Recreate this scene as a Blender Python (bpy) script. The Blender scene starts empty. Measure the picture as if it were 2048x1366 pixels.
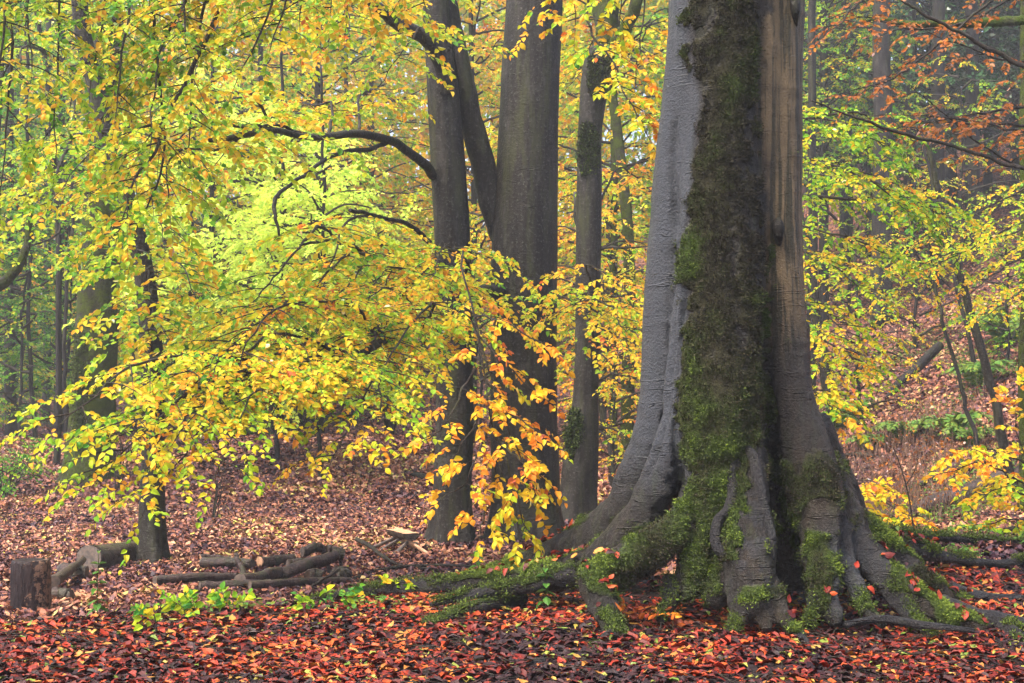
import bpy, bmesh, math, random
import numpy as np
from mathutils import Vector, noise as mnoise

# ------------------------------------------------------------------ camera, world, sun, exposure
scene = bpy.context.scene
COL = scene.collection
F, CX, CY, H = 2844.0, 1024.0, 811.0, 1.2
cam_d = bpy.data.cameras.new('camera'); cam = bpy.data.objects.new('camera', cam_d); COL.objects.link(cam)
cam.location = (0, 0, H); cam.rotation_euler = (math.pi/2, 0, 0)
cam_d.sensor_width = 36; cam_d.lens = F*36/2048; cam_d.shift_y = (CY-683)/2048
cam_d.clip_start = 0.1; cam_d.clip_end = 600
scene.camera = cam
scene.render.engine = 'CYCLES'
cy = scene.cycles
cy.max_bounces = 7; cy.diffuse_bounces = 4; cy.glossy_bounces = 2; cy.transmission_bounces = 4
cy.transparent_max_bounces = 4; cy.volume_bounces = 0; cy.caustics_reflective = False; cy.caustics_refractive = False
cy.use_denoising = True; cy.denoiser = 'OPENIMAGEDENOISE'; cy.denoising_input_passes = 'RGB_ALBEDO_NORMAL'
cy.use_adaptive_sampling = True; cy.adaptive_threshold = 0.02
cy.sample_clamp_indirect = 6
scene.render.use_persistent_data = False
SUN_EL, SUN_AZ = math.radians(60), math.radians(-125)       # azimuth from +Y, negative = left of the view
w = bpy.data.worlds.new("World"); scene.world = w; w.use_nodes = True
wn = w.node_tree; wn.nodes.clear()
wo = wn.nodes.new('ShaderNodeOutputWorld'); wb = wn.nodes.new('ShaderNodeBackground'); ws = wn.nodes.new('ShaderNodeTexSky')
ws.sky_type = 'NISHITA'; ws.sun_disc = False; ws.sun_elevation = SUN_EL; ws.sun_rotation = SUN_AZ
ws.air_density = 1.0; ws.dust_density = 6.0; ws.ozone_density = 1.0
wb.inputs[1].default_value = 0.11
wn.links.new(ws.outputs[0], wb.inputs[0]); wn.links.new(wb.outputs[0], wo.inputs[0])
sd = bpy.data.lights.new('sun', 'SUN'); sun = bpy.data.objects.new('sun', sd); COL.objects.link(sun)
sd.energy = 1.5; sd.angle = math.radians(24); sd.color = (1.0, 0.93, 0.80)
sdir = Vector((math.sin(SUN_AZ)*math.cos(SUN_EL), math.cos(SUN_AZ)*math.cos(SUN_EL), math.sin(SUN_EL)))
sun.rotation_euler = sdir.to_track_quat('Z', 'Y').to_euler()
scene.view_settings.view_transform = 'Standard'; scene.view_settings.look = 'None'
scene.view_settings.exposure = 2.3; scene.view_settings.gamma = 1

# ------------------------------------------------------------------ helpers
R = np.random.default_rng(7)
def P(px, py, d): return np.array([(px-CX)*d/F, d, H-(py-CY)*d/F])
def nz(v):
    v = np.asarray(v, float); return v/np.maximum(np.linalg.norm(v, axis=-1, keepdims=True), 1e-9)
def sst(a, b, t):
    t = np.clip((t-a)/(b-a), 0, 1); return t*t*(3-2*t)
_T = R.random((64, 64))
def vn(x, y, s):
    x = np.asarray(x, float)/s+100.3; y = np.asarray(y, float)/s+57.7
    i = np.floor(x).astype(int); j = np.floor(y).astype(int); u = x-i; v = y-j
    u = u*u*(3-2*u); v = v*v*(3-2*v)
    a = _T[i % 64, j % 64]; b = _T[(i+1) % 64, j % 64]; c = _T[i % 64, (j+1) % 64]; d = _T[(i+1) % 64, (j+1) % 64]
    return (a*(1-u)+b*u)*(1-v)+(c*(1-u)+d*u)*v-0.5
def ground_z(x, y):
    x = np.asarray(x, float); y = np.asarray(y, float)
    near = -0.03+0.07*vn(x, y, 1.3)+0.04*vn(x, y, .45)+0.02*vn(x, y, .18)
    near = near-.035*np.exp(-((x-1.6)**2/1.2+(y-7.9)**2/.5))+0.17*sst(1.4, 3.2, x)*sst(8.3, 10.4, y)+0.03*sst(8, 9.5, y)
    yc = 8.0+2.8*sst(-3.2, 3.2, x)+0.35*vn(x, y, 1.7)
    s = sst(0, 2.2, y-yc)
    L = -0.5+0.9*sst(19, 35, y)+(0.25+0.75*sst(-15, -5, x))*0.16*np.clip(y-36, 0, 45)
    L = L+.42*np.exp(-(((x+3.2)/4.5)**2+((y-28)/5)**2))
    t = 1.5*(x-(10.5-0.23*np.clip(y, 10, 60)))
    L = L+0.40*np.where(t > 30, t, np.log1p(np.exp(np.clip(t, -30, 30))))/1.5*np.exp(-np.clip(x-25, 0, 99)/30)
    L = L+0.14*vn(x, y, 2.6)+0.06*vn(x, y, .9)+0.35*vn(x, y, 7)*sst(16, 30, y)
    return near*(1-s)+L*s
def G(px, py, dmin=5):
    ds = np.linspace(dmin, 90, 2500); z = H-(py-CY)*ds/F; g = ground_z((px-CX)*ds/F, ds)
    k = np.nonzero(z <= g)[0]; d = ds[k[0]] if len(k) else 60.
    return P(px, py, d)
def GD(px, py): return G(px, py)[1]
def catmull(pts, n):
    p = np.asarray(pts, float); m = len(p)
    if m == 2:
        t = np.linspace(0, 1, n)[:, None]; return p[0]*(1-t)+p[1]*t
    q = np.vstack([2*p[0]-p[1], p, 2*p[-1]-p[-2]])
    u = np.linspace(0, m-1-1e-6, n); i = u.astype(int); f = (u-i)[:, None]
    a, b, c, d = q[i], q[i+1], q[i+2], q[i+3]
    return 0.5*(2*b+(c-a)*f+(2*a-5*b+4*c-d)*f**2+(3*b-a-3*c+d)*f**3)

class Acc:
    def __init__(s): s.V = []; s.I = []; s.S = []; s.M = []; s.T = []; s.n = 0
    def add(s, V, loops, sizes, mat=0, tone=None):
        V = np.asarray(V, np.float32).reshape(-1, 3); s.V.append(V)
        s.I.append((np.asarray(loops, np.int64)+s.n).astype(np.int32)); sizes = np.asarray(sizes, np.int32); s.S.append(sizes)
        s.M.append(np.full(len(sizes), mat, np.int32))
        s.T.append(np.zeros(len(sizes), np.float32) if tone is None else np.asarray(tone, np.float32)); s.n += len(V)
    def tube(s, path, rad, k=6, mat=0, cap=True, squash=None, tone=0.0):
        path = np.asarray(path, float); n = len(path); rad = np.broadcast_to(rad, (n,))
        t = np.gradient(path, axis=0); t = nz(t)
        u = np.cross(t, [0.13, 0.2, 1.0]); bad = np.linalg.norm(u, axis=1) < .25
        u[bad] = np.cross(t[bad], [1., .1, 0]); u = nz(u)
        for i in range(1, n):
            w_ = u[i-1]-t[i]*np.dot(u[i-1], t[i]); l = np.linalg.norm(w_)
            if l > 1e-5: u[i] = w_/l
        v = np.cross(t, u)
        a = np.arange(k)*2*np.pi/k
        rr = rad[:, None]*np.ones(k)
        if squash is not None: rr = rr*squash(np.linspace(0, 1, n)[:, None], a[None])
        V = path[:, None]+rr[..., None]*(np.cos(a)[None, :, None]*u[:, None]+np.sin(a)[None, :, None]*v[:, None])
        i = np.arange(n-1)[:, None]*k; j = np.arange(k)[None]; j2 = (j+1) % k
        q = np.stack([i+j, i+j2, i+k+j2, i+k+j], -1).reshape(-1)
        sz = [4]*((n-1)*k)
        if cap:
            q = np.concatenate([q, np.arange(k)[::-1], np.arange(k)+(n-1)*k]); sz = sz+[k, k]
        s.add(V.reshape(-1, 3), q, sz, mat, np.full(len(sz), tone))
    def tubes(s, A, k=3, r0=.003, r1=.001, mat=0):     # many short tubes at once: A (N, m, 3)
        A = np.asarray(A, float); N, m, _ = A.shape
        if N == 0: return
        t = nz(np.gradient(A, axis=1)); u = nz(np.cross(t, [0.13, 0.2, 1.0])); v = np.cross(t, u)
        a = np.arange(k)*2*np.pi/k; r = np.linspace(1, 0, m)[None, :]
        r0 = np.broadcast_to(r0, (N,))[:, None]; r = (r0*r+r1*(1-r))[..., None, None]
        V = A[:, :, None]+r*(np.cos(a)[:, None]*u[:, :, None]+np.sin(a)[:, None]*v[:, :, None])
        i = np.arange(m-1)[:, None]*k; j = np.arange(k)[None]; j2 = (j+1) % k
        q = np.stack([i+j, i+j2, i+k+j2, i+k+j], -1).reshape(-1)
        q = (np.arange(N)[:, None]*(m*k)+q[None]).reshape(-1)
        s.add(V.reshape(-1, 3), q, np.full(N*(m-1)*k, 4), mat)
    def build(s, name, mats, parent=None, smooth=True, origin=None):
        V = np.concatenate(s.V); I = np.concatenate(s.I); S = np.concatenate(s.S)
        if origin is not None: V = V-np.asarray(origin, np.float32)
        me = bpy.data.meshes.new(name)
        me.vertices.add(len(V)); me.vertices.foreach_set('co', V.astype(np.float32).ravel())
        me.loops.add(len(I)); me.loops.foreach_set('vertex_index', I)
        me.polygons.add(len(S)); st = np.zeros(len(S), np.int32); st[1:] = np.cumsum(S)[:-1]
        me.polygons.foreach_set('loop_start', st)
        me.polygons.foreach_set('material_index', np.concatenate(s.M))
        me.polygons.foreach_set('use_smooth', np.full(len(S), smooth))
        at = me.attributes.new('tone', 'FLOAT', 'FACE'); at.data.foreach_set('value', np.concatenate(s.T))
        me.update(calc_edges=True)
        for m in (mats if isinstance(mats, (list, tuple)) else [mats]): me.materials.append(m)
        o = bpy.data.objects.new(name, me); COL.objects.link(o)
        if parent is not None: o.parent = parent
        if origin is not None: o.location = origin
        return o

# leaf templates (unit length along +x, y side, z normal)
def _tmpl(kind, bend=.15, fold=.12, w=.34):
    if kind == 'hi':
        v = [(0, 0), (.33, 0), (.68, 0), (1, 0), (.28, w*.95), (.64, w*.82), (.28, -w*.95), (.64, -w*.82)]
        f = [(0, 1, 4), (1, 2, 5, 4), (2, 3, 5), (0, 6, 1), (1, 6, 7, 2), (2, 7, 3)]
    elif kind == 'mid':
        v = [(0, 0), (1, 0), (.28, w*.92), (.68, w*.78), (.28, -w*.92), (.68, -w*.78)]
        f = [(0, 1, 3, 2), (0, 4, 5, 1)]
    else:
        v = [(0, 0), (.45, w), (1, 0), (.45, -w)]; f = [(0, 3, 2, 1)]
    V = np.array([(x, y, -bend*(x-.3)**2*2+fold*abs(y)*2.5) for x, y in v])
    return V, np.concatenate([np.array(q) for q in f]), np.array([len(q) for q in f])
LEAF = {k: [_tmpl(k, b, c, w_) for b, c, w_ in ((.12, .1, .34), (.3, .22, .32), (-.1, .3, .36), (.25, -.15, .33))] for k in ('hi', 'mid', 'lo')}
BLADE = [_tmpl('lo', b, c, .17) for b, c in ((.3, .1), (-.3, .2))]
CURL = [_tmpl('hi', b, c, w_) for b, c, w_ in ((.15, .1, .33), (.35, .3, .3), (-.3, .15, .34), (.1, .5, .27), (.1, -.25, .33), (.6, .1, .28), (.05, .05, .36))]
FLATM = [_tmpl('mid', b, c, w_) for b, c, w_ in ((.15, .2, .33), (.6, .5, .3), (-.5, .3, .34), (.1, -.4, .33))]

class Fol:
    def __init__(s): s.p = []; s.d = []; s.n = []; s.s = []; s.t = []; s.tw = []
    def leaves(s, p, d, n, sz, t):
        s.p.append(p); s.d.append(d); s.n.append(n); s.s.append(sz); s.t.append(t)
    def sprays(s, O, D, U, L, tone, leaf=.07, K=11, rs=R, droop=.22):
        """O, D, U: (M,3) anchors, L (M,), tone (M,)"""
        M = len(O)
        if M == 0: return
        S = nz(np.cross(D, U)); U = np.cross(S, D)
        t = np.linspace(.12, 1, K)[None]+rs.uniform(-.03, .03, (M, K))
        sg = np.where(np.arange(K) % 2 == 0, 1., -1.)[None]*np.ones((M, 1)); sg[:, -1] = 0
        L_ = L[:, None]
        pos = O[:, None]+D[:, None]*(L_*t)[..., None]; pos[..., 2] -= .22*L_*t**2
        ang = np.radians(rs.normal(52, 12, (M, K)))*sg
        dr = D[:, None]*np.cos(ang)[..., None]+S[:, None]*np.sin(ang)[..., None]
        dr = dr+rs.normal(0, .16, dr.shape); dr[..., 2] -= droop*rs.uniform(.3, 1.6, (M, K)); dr = nz(dr)
        nr = U[:, None]+rs.normal(0, .42, dr.shape); nr = nr-dr*(nr*dr).sum(-1, keepdims=True); nr = nz(nr)
        sz = leaf*(.45+.8*rs.random((M, K))**.7)*(1-.3*np.abs(t-.5))
        tn = tone[:, None]+rs.normal(0, .13, (M, K))
        keep = rs.random((M, K)) > .08
        s.leaves(pos[keep], dr[keep], nr[keep], sz[keep], tn[keep])
        tt = np.linspace(0, 1, 3)
        tw = O[:, None]+D[:, None]*(L_*tt)[..., None]; tw[..., 2] -= .22*L_*tt**2
        s.tw.append(tw)
    def emit(s, acc, lod, rs=R, mat=0, twmat=1, twigs=True, pool=None):
        if not s.p: return
        p = np.concatenate(s.p); d = np.concatenate(s.d); n = np.concatenate(s.n); z = np.concatenate(s.s); t = np.concatenate(s.t)
        pool = pool or LEAF[lod]; which = rs.integers(0, len(pool), len(p)); sd_ = np.cross(n, d)
        for k, (V, I, S) in enumerate(pool):
            m = which == k; N = int(m.sum())
            if N == 0: continue
            Vw = p[m][:, None]+z[m][:, None, None]*(V[None, :, :1]*d[m][:, None]+V[None, :, 1:2]*sd_[m][:, None]+V[None, :, 2:3]*n[m][:, None])
            I_ = (np.arange(N)[:, None]*len(V)+I[None]).ravel()
            acc.add(Vw.reshape(-1, 3), I_, np.tile(S, N), mat, np.repeat(t[m], len(S)))
        if twigs and s.tw: acc.tubes(np.concatenate(s.tw), 3, .0022, .001, twmat)

UP = np.array([0, 0, 1.])
def branch(acc, fol, ctrl, r0=.02, r1=.003, side=.8, space=.16, spray=.3, sp=.15, leaf=.07, tone=.45, ts=.15, K=11,
           wmat=1, droop=.25, ang=52, rs=R, k=6, both=True, tvar=.08, bare=0.0):
    """a beech branch: an arched stem with flat alternate side shoots carrying leaf sprays"""
    ctrl = np.asarray(ctrl, float); Ltot = np.linalg.norm(np.diff(ctrl, axis=0), axis=1).sum()
    n = max(10, int(Ltot/.12)); path = catmull(ctrl, n)
    wob = np.cumsum(rs.normal(0, .012, (n, 3)), axis=0); wob -= np.linspace(0, 1, n)[:, None]*wob[-1]; path = path+wob
    acc.tube(path, np.linspace(1, 0, n)**.8*(r0-r1)+r1, k, wmat, cap=False)
    m = max(2, int(Ltot*(1-ts)/space)); T = nz(np.gradient(path, axis=0)); TF = T*[1, 1, .4]; TF[:, 2] = np.clip(TF[:, 2], -.25, .3); TF = nz(TF)
    O = []; D = []; L = []; tn = []
    for q in range(m):
        u = (q+rs.uniform(0, .6))/m; i = min(n-1, int((ts+(1-ts)*u)*(n-1)))
        S = np.cross(T[i], UP)
        if np.linalg.norm(S) < .45: S = np.array([math.cos(q*2.4), .6*math.sin(q*2.4), 0.])
        S = nz(S)*(1 if q % 2 else -1)
        a = math.radians(rs.normal(ang, 9)); dd = nz(TF[i]*math.cos(a)+S*math.sin(a)+rs.normal(0, .12, 3))
        l = side*(1-.62*u)*rs.uniform(.5, 1.1)
        s_ = np.linspace(0, 1, 6)[:, None]; sp_ = path[i]+dd*s_*l; sp_[:, 2] -= (droop*l*s_[:, 0]**2)
        acc.tube(sp_, np.linspace(min(r0*.4, .006), .0015, 6), 4 if k > 4 else 3, wmat, cap=False)
        if rs.random() < bare: continue
        bt = tone-.02+rs.normal(0, tvar)
        c = max(1, int(l/sp))
        for h in range(c+1):
            f = min(1, (h+.6)/(c+.6)); o = path[i]+dd*f*l; o[2] -= droop*l*f*f
            t2 = nz(dd-UP*(2*droop*f)); s2 = nz(np.cross(t2, UP))*(1 if h % 2 else -1)
            aa = math.radians(rs.normal(42, 8)) if h < c else 0.
            O.append(o); D.append(nz(t2*math.cos(aa)+s2*math.sin(aa)+rs.normal(0, .08, 3)))
            L.append(spray*rs.uniform(.6, 1.15)*(1-.3*f)); tn.append(bt)
    O.append(path[-1]); D.append(T[-1]); L.append(spray); tn.append(tone)
    D = nz(np.array(D)); U = np.tile(UP+[0, -.45, 0], (len(D), 1))+rs.normal(0, .15, (len(D), 3))
    v_ = np.abs(D[:, 2]) > .9; U[v_] = [0, -1, .3]
    fol.sprays(np.array(O), D, nz(U), np.array(L), np.array(tn), leaf, K, rs)

def arch(a, b, up=.25, rs=R, wob=.1):
    a = np.asarray(a, float); b = np.asarray(b, float); l = np.linalg.norm(b-a)
    c1 = a*.66+b*.34+UP*up*l*.8+rs.normal(0, wob*l*.4, 3); c2 = a*.3+b*.7+UP*up*l*.7+rs.normal(0, wob*l*.4, 3)
    return [a, c1, c2, b]

def tag(o, label=None, cat=None, group=None, kind=None):
    if label: o['label'] = label
    if cat: o['category'] = cat
    if group: o['group'] = group
    if kind: o['kind'] = kind
    return o
def thing(name, label, cat, loc, group=None):
    o = bpy.data.objects.new(name, None); COL.objects.link(o); o.location = [float(v) for v in loc]; o.empty_display_size = .2
    return tag(o, label, cat, group)
def put(acc, name, mats, parent, smooth=True):     # world-space geometry under a parent Empty
    return acc.build(name, mats, None, smooth, None) if parent is None else _put(acc, name, mats, parent, smooth)
def _put(acc, name, mats, parent, smooth):
    org = np.array(parent.location); pp = parent.parent
    while pp is not None: org = org+np.array(pp.location); pp = pp.parent
    acc.V = [v-org.astype(np.float32) for v in acc.V]
    return acc.build(name, mats, parent, smooth)

# ------------------------------------------------------------------ materials
class NT:
    def __init__(s, name):
        m = bpy.data.materials.new(name); m.use_nodes = True; s.m = m; s.t = m.node_tree; s.t.nodes.clear()
        s.out = s.n('ShaderNodeOutputMaterial')
    def n(s, typ, **kw):
        x = s.t.nodes.new(typ)
        for k, v in kw.items(): setattr(x, k, v)
        return x
    def l(s, a, b): s.t.links.new(a, b)
    def set(s, sock, v):
        if isinstance(v, bpy.types.NodeSocket): s.l(v, sock)
        else: sock.default_value = v
    def noise(s, vec, scale, detail=3, rough=.55):
        x = s.n('ShaderNodeTexNoise'); s.l(vec, x.inputs['Vector']); x.inputs['Scale'].default_value = scale
        x.inputs['Detail'].default_value = detail; x.inputs['Roughness'].default_value = rough; return x.outputs['Fac']
    def mapping(s, vec, scale):
        x = s.n('ShaderNodeMapping'); s.l(vec, x.inputs['Vector']); x.inputs['Scale'].default_value = scale; return x.outputs[0]
    def ramp(s, fac, stops, interp='LINEAR'):
        x = s.n('ShaderNodeValToRGB'); s.set(x.inputs[0], fac); cr = x.color_ramp; cr.interpolation = interp
        while len(cr.elements) < len(stops): cr.elements.new(0.5)
        for e, (p, c) in zip(cr.elements, stops):
            e.position = p; e.color = (*c, 1) if isinstance(c, tuple) else (c, c, c, 1)
        return x.outputs[0]
    def mix(s, f, a, b, mode='MIX'):
        x = s.n('ShaderNodeMix', data_type='RGBA', blend_type=mode); s.set(x.inputs[0], f)
        for sk, v in ((x.inputs[6], a), (x.inputs[7], b)): s.set(sk, (*v, 1) if isinstance(v, tuple) else v)
        return x.outputs[2]
    def math(s, op, a, b=None, c=None, clamp=False):
        x = s.n('ShaderNodeMath', operation=op, use_clamp=clamp); s.set(x.inputs[0], a)
        if b is not None: s.set(x.inputs[1], b)
        if c is not None: s.set(x.inputs[2], c)
        return x.outputs[0]
    def attr(s, name):
        x = s.n('ShaderNodeAttribute'); x.attribute_name = name; return x.outputs['Fac']
    def obj(s): return s.n('ShaderNodeTexCoord').outputs['Object']
    def geo(s): return s.n('ShaderNodeNewGeometry').outputs['Position']
    def bsdf(s, col, rough=.7, bump=None, bd=.01, spec=.5, bs=1.0):
        p = s.n('ShaderNodeBsdfPrincipled'); s.set(p.inputs['Base Color'], (*col, 1) if isinstance(col, tuple) else col)
        s.set(p.inputs['Roughness'], rough); p.inputs['Specular IOR Level'].default_value = spec
        if bump is not None:
            b = s.n('ShaderNodeBump'); b.inputs['Distance'].default_value = bd; b.inputs['Strength'].default_value = bs
            s.l(bump, b.inputs['Height']); s.l(b.outputs[0], p.inputs['Normal'])
        s.l(p.outputs[0], s.out.inputs[0]); return s.m

LEAFRAMP = [(0, (.04, .17, .02)), (.2, (.13, .33, .02)), (.38, (.36, .50, .02)), (.54, (.70, .52, .025)), (.7, (.74, .34, .02)), (.88, (.60, .14, .02)), (1, (.25, .06, .03))]
def leaf_mat(name, ramp=LEAFRAMP, trans=.5, gloss=.08, shift=0.0, sat=1.0):
    t = NT(name); a = t.attr('tone'); oi = t.n('ShaderNodeObjectInfo').outputs['Random']
    a = t.math('ADD', a, t.math('MULTIPLY_ADD', oi, shift, -shift/2)) if shift else a
    # brown edge spots on each leaf
    n = t.noise(t.geo(), 30, 2); c = t.ramp(a, ramp)
    c = t.mix(t.ramp(n, [(.62, 0.0), (.72, .35)]), c, (.45, .20, .03))
    d = t.n('ShaderNodeBsdfDiffuse'); t.l(c, d.inputs[0]); tr = t.n('ShaderNodeBsdfTranslucent'); t.l(c, tr.inputs[0])
    mx = t.n('ShaderNodeMixShader'); mx.inputs[0].default_value = trans; t.l(d.outputs[0], mx.inputs[1]); t.l(tr.outputs[0], mx.inputs[2])
    g = t.n('ShaderNodeBsdfGlossy'); g.inputs['Roughness'].default_value = .42; g.inputs[0].default_value = (.9, .9, .9, 1)
    fr = t.n('ShaderNodeFresnel'); fr.inputs[0].default_value = 1.35
    m2 = t.n('ShaderNodeMixShader'); t.l(t.math('MULTIPLY', fr.outputs[0], gloss*3), m2.inputs[0]); t.l(mx.outputs[0], m2.inputs[1]); t.l(g.outputs[0], m2.inputs[2])
    t.l(m2.outputs[0], t.out.inputs[0]); return t.m
M = {}
M['leaf'] = leaf_mat('beech_leaves')
M['leaf_far'] = leaf_mat('far_beech_leaves', shift=.28, gloss=.07)
M['leaf_pale_glow'] = leaf_mat('pale_leaves_painted_glow', [(0, (.42, .68, .10)), (.5, (.72, .84, .13)), (1, (.88, .76, .12))], .55, .05)  # pale leaves, lightened further so their colour carries a sunlit glow
M['leaf_fern'] = leaf_mat('fern_leaves', [(0, (.02, .09, .015)), (.5, (.08, .19, .03)), (1, (.28, .30, .04))], .35)
M['leaf_dark'] = leaf_mat('evergreen_leaves', [(0, (.012, .045, .02)), (.5, (.03, .09, .03)), (1, (.08, .16, .05))], .25)
M['leaf_rust'] = leaf_mat('oak_leaves', [(0, (.10, .05, .045)), (.35, (.19, .075, .03)), (.6, (.36, .10, .015)), (.85, (.38, .17, .02)), (1, (.28, .17, .16))], .4)
LITTER = [(0, (.010, .004, .006)), (.26, (.028, .007, .008)), (.44, (.12, .010, .006)), (.6, (.26, .022, .006)), (.76, (.38, .07, .008)), (.88, (.36, .18, .035)), (.95, (.22, .23, .035)), (1, (.10, .16, .02))]
def litter_mat(name, ramp, rough=.4):
    t = NT(name); c = t.ramp(t.attr('tone'), ramp); n = t.noise(t.geo(), 45, 3)
    c = t.mix(t.ramp(n, [(.45, 0.0), (.7, .45)]), c, (.05, .02, .015))
    return t.bsdf(c, t.ramp(n, [(.3, rough), (.7, rough+.3)]), n, .004, .22)
M['litter'] = litter_mat('fallen_leaves', LITTER)
M['litter2'] = litter_mat('clearing_leaves', [(0, (.022, .011, .02)), (.3, (.075, .03, .04)), (.5, (.17, .060, .042)), (.7, (.34, .13, .065)), (.88, (.50, .30, .17)), (1, (.40, .36, .06))], .4)
def bark_mat(name, c1, c2, moss=0.0, mossc=(.055, .085, .012), gran=70, wet=.42, attr=False, ring=True):
    t = NT(name); v = t.obj()
    g = t.noise(v, gran, 4, .7); big = t.noise(v, 2.2, 4); st = t.noise(t.mapping(v, (14, 14, .7)), 1.3, 3)
    rg = t.noise(t.mapping(v, (.9, .9, 9)), 1.6, 2, .5); rmask = t.noise(v, 3.1, 2)
    c = t.mix(big, c1, c2); c = t.mix(t.ramp(st, [(.42, .0), (.62, .65)]), c, tuple(x*.45 for x in c1))
    c = t.mix(t.ramp(g, [(.30, .7), (.48, .0)]), c, tuple(x*.3 for x in c1)); c = t.mix(t.ramp(g, [(.56, .0), (.70, .45)]), c, (.17, .165, .15))
    mo = t.noise(v, 5, 5, .65)
    if attr:
        bl = t.noise(v, 7, 6, .72); c = t.mix(t.ramp(bl, [(.5, 0.0), (.6, .75)]), c, (.014, .011, .011)); c = t.mix(t.ramp(t.noise(t.mapping(v, (5, 5, .6)), 3.1, 4, .7), [(.53, 0.0), (.66, .55)]), c, (.035, .04, .018))
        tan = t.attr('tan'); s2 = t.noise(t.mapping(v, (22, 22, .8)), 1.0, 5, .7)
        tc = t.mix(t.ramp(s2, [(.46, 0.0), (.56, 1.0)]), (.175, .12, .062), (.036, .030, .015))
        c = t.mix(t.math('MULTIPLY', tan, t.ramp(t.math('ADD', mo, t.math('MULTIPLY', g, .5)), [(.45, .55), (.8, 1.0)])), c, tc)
        cool = t.attr('cool'); c = t.mix(t.math('MULTIPLY', cool, .75), c, (.060, .068, .086))  # blue-grey bark, lightened so its colour carries silvery highlights
        dk = t.attr('dark'); c = t.mix(t.math('MULTIPLY', dk, .8), c, (.012, .009, .010))  # painted recess shade on the trunk, even darkening on the roots
        mk = t.math('ADD', t.attr('moss'), t.math('MULTIPLY_ADD', mo, .9, -.45)); mk = t.ramp(mk, [(.42, 0.0), (.58, 1.0)])
        mc = t.mix(t.noise(v, 40, 3), t.mix(t.attr('mgreen'), (.022, .019, .010), (.035, .06, .008)), t.mix(t.attr('mgreen'), (.045, .042, .014), (.09, .15, .016)))
    else:
        mk = t.ramp(t.math('ADD', mo, moss-.5), [(.42, 0.0), (.62, 1.0)]) if moss else None
        mc = t.mix(t.noise(v, 40, 3), tuple(x*.5 for x in mossc), tuple(x*1.5 for x in mossc))
    if not attr:
        al = t.noise(t.mapping(v, (5, 5, .55)), 1.4, 5, .7); c = t.mix(t.ramp(al, [(.5, 0.0), (.64, .7)]), c, (.040, .043, .017)); c = t.mix(t.ramp(t.noise(t.mapping(v, (3, 3, 1)), 2.0, 5, .75), [(.54, 0.0), (.66, .6)]), c, (.06, .055, .05))
    h = t.math('MULTIPLY_ADD', t.math('MULTIPLY', t.ramp(rg, [(.488, 0.0), (.5, 1.0), (.512, 0.0)]), t.ramp(rmask, [(.45, 0.0), (.6, 1.0)])), 1.5 if ring else .1, t.math('MULTIPLY', g, 1.2))
    if mk is not None:
        c = t.mix(mk, c, mc); h = t.math('ADD', h, t.math('MULTIPLY', mk, t.math('MULTIPLY_ADD', t.noise(v, 90, 3, .8), 3.0, .5)))
        rr = t.math('MULTIPLY_ADD', mk, .5, wet)
    else: rr = wet
    return t.bsdf(c, rr, h, .026 if attr else .012, .24 if attr else .12)
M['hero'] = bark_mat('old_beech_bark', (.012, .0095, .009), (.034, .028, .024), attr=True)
M['bark'] = bark_mat('beech_bark', (.013, .011, .0095), (.033, .028, .023), moss=.22, gran=32, wet=.5)
M['bark_moss'] = bark_mat('mossy_bark', (.016, .012, .009), (.032, .026, .016), moss=.56, mossc=(.055, .075, .010), wet=.55)
M['bark_dark'] = bark_mat('dark_bark', (.012, .010, .011), (.024, .019, .019), moss=.05, wet=.6)
M['twig'] = bark_mat('twig_bark', (.018, .012, .010), (.04, .03, .022), wet=.6, ring=False)
M['twig_moss'] = bark_mat('mossy_twig_bark', (.05, .05, .02), (.09, .12, .02), moss=.55, wet=.7, ring=False)
M['log'] = bark_mat('wet_log_bark', (.024, .018, .022), (.11, .07, .055), wet=.3, gran=40, moss=.02)
def plain(name, c1, c2, sc=20, rough=.6, bd=.004):
    t = NT(name); n = t.noise(t.obj(), sc, 4); return t.bsdf(t.mix(t.ramp(n, [(.35, 0.0), (.65, 1.0)]), c1, c2), rough, n, bd)
M['cut'] = plain('cut_wood', (.36, .20, .10), (.62, .34, .20), 30)
M['cut_dark'] = plain('old_cut_wood', (.03, .022, .02), (.11, .075, .055), 30)
def tuft_mat(name, ramp):
    t = NT(name); return t.bsdf(t.ramp(t.attr('tone'), ramp), .75, spec=.25)
M['tuft'] = tuft_mat('moss_tufts', [(0, (.016, .012, .008)), (.3, (.036, .030, .012)), (.55, (.032, .046, .008)), (.8, (.062, .094, .010)), (1, (.13, .18, .018))])
def ground_mat():
    t = NT('forest_floor'); v = t.geo()
    vo = t.n('ShaderNodeTexVoronoi'); t.l(v, vo.inputs['Vector']); vo.inputs['Scale'].default_value = 15
    sep = t.n('ShaderNodeSeparateColor'); t.l(vo.outputs['Color'], sep.inputs[0])
    leafc = t.ramp(sep.outputs[0], [(0, (.03, .018, .02)), (.45, (.09, .04, .035)), (.65, (.28, .09, .05)), (.85, (.42, .20, .10)), (1, (.5, .35, .14))], 'CONSTANT')
    soil = t.mix(t.noise(v, 9, 5), (.008, .005, .006), (.026, .015, .015))
    spy = t.n('ShaderNodeSeparateXYZ'); t.l(v, spy.inputs[0])
    far = t.math('MULTIPLY_ADD', spy.outputs[1], .08, -.8, clamp=True)
    c = t.mix(t.math('MULTIPLY', far, .6), soil, leafc)
    return t.bsdf(c, .75, t.noise(v, 35, 5), .03, .15)
M['ground'] = ground_mat()

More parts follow.
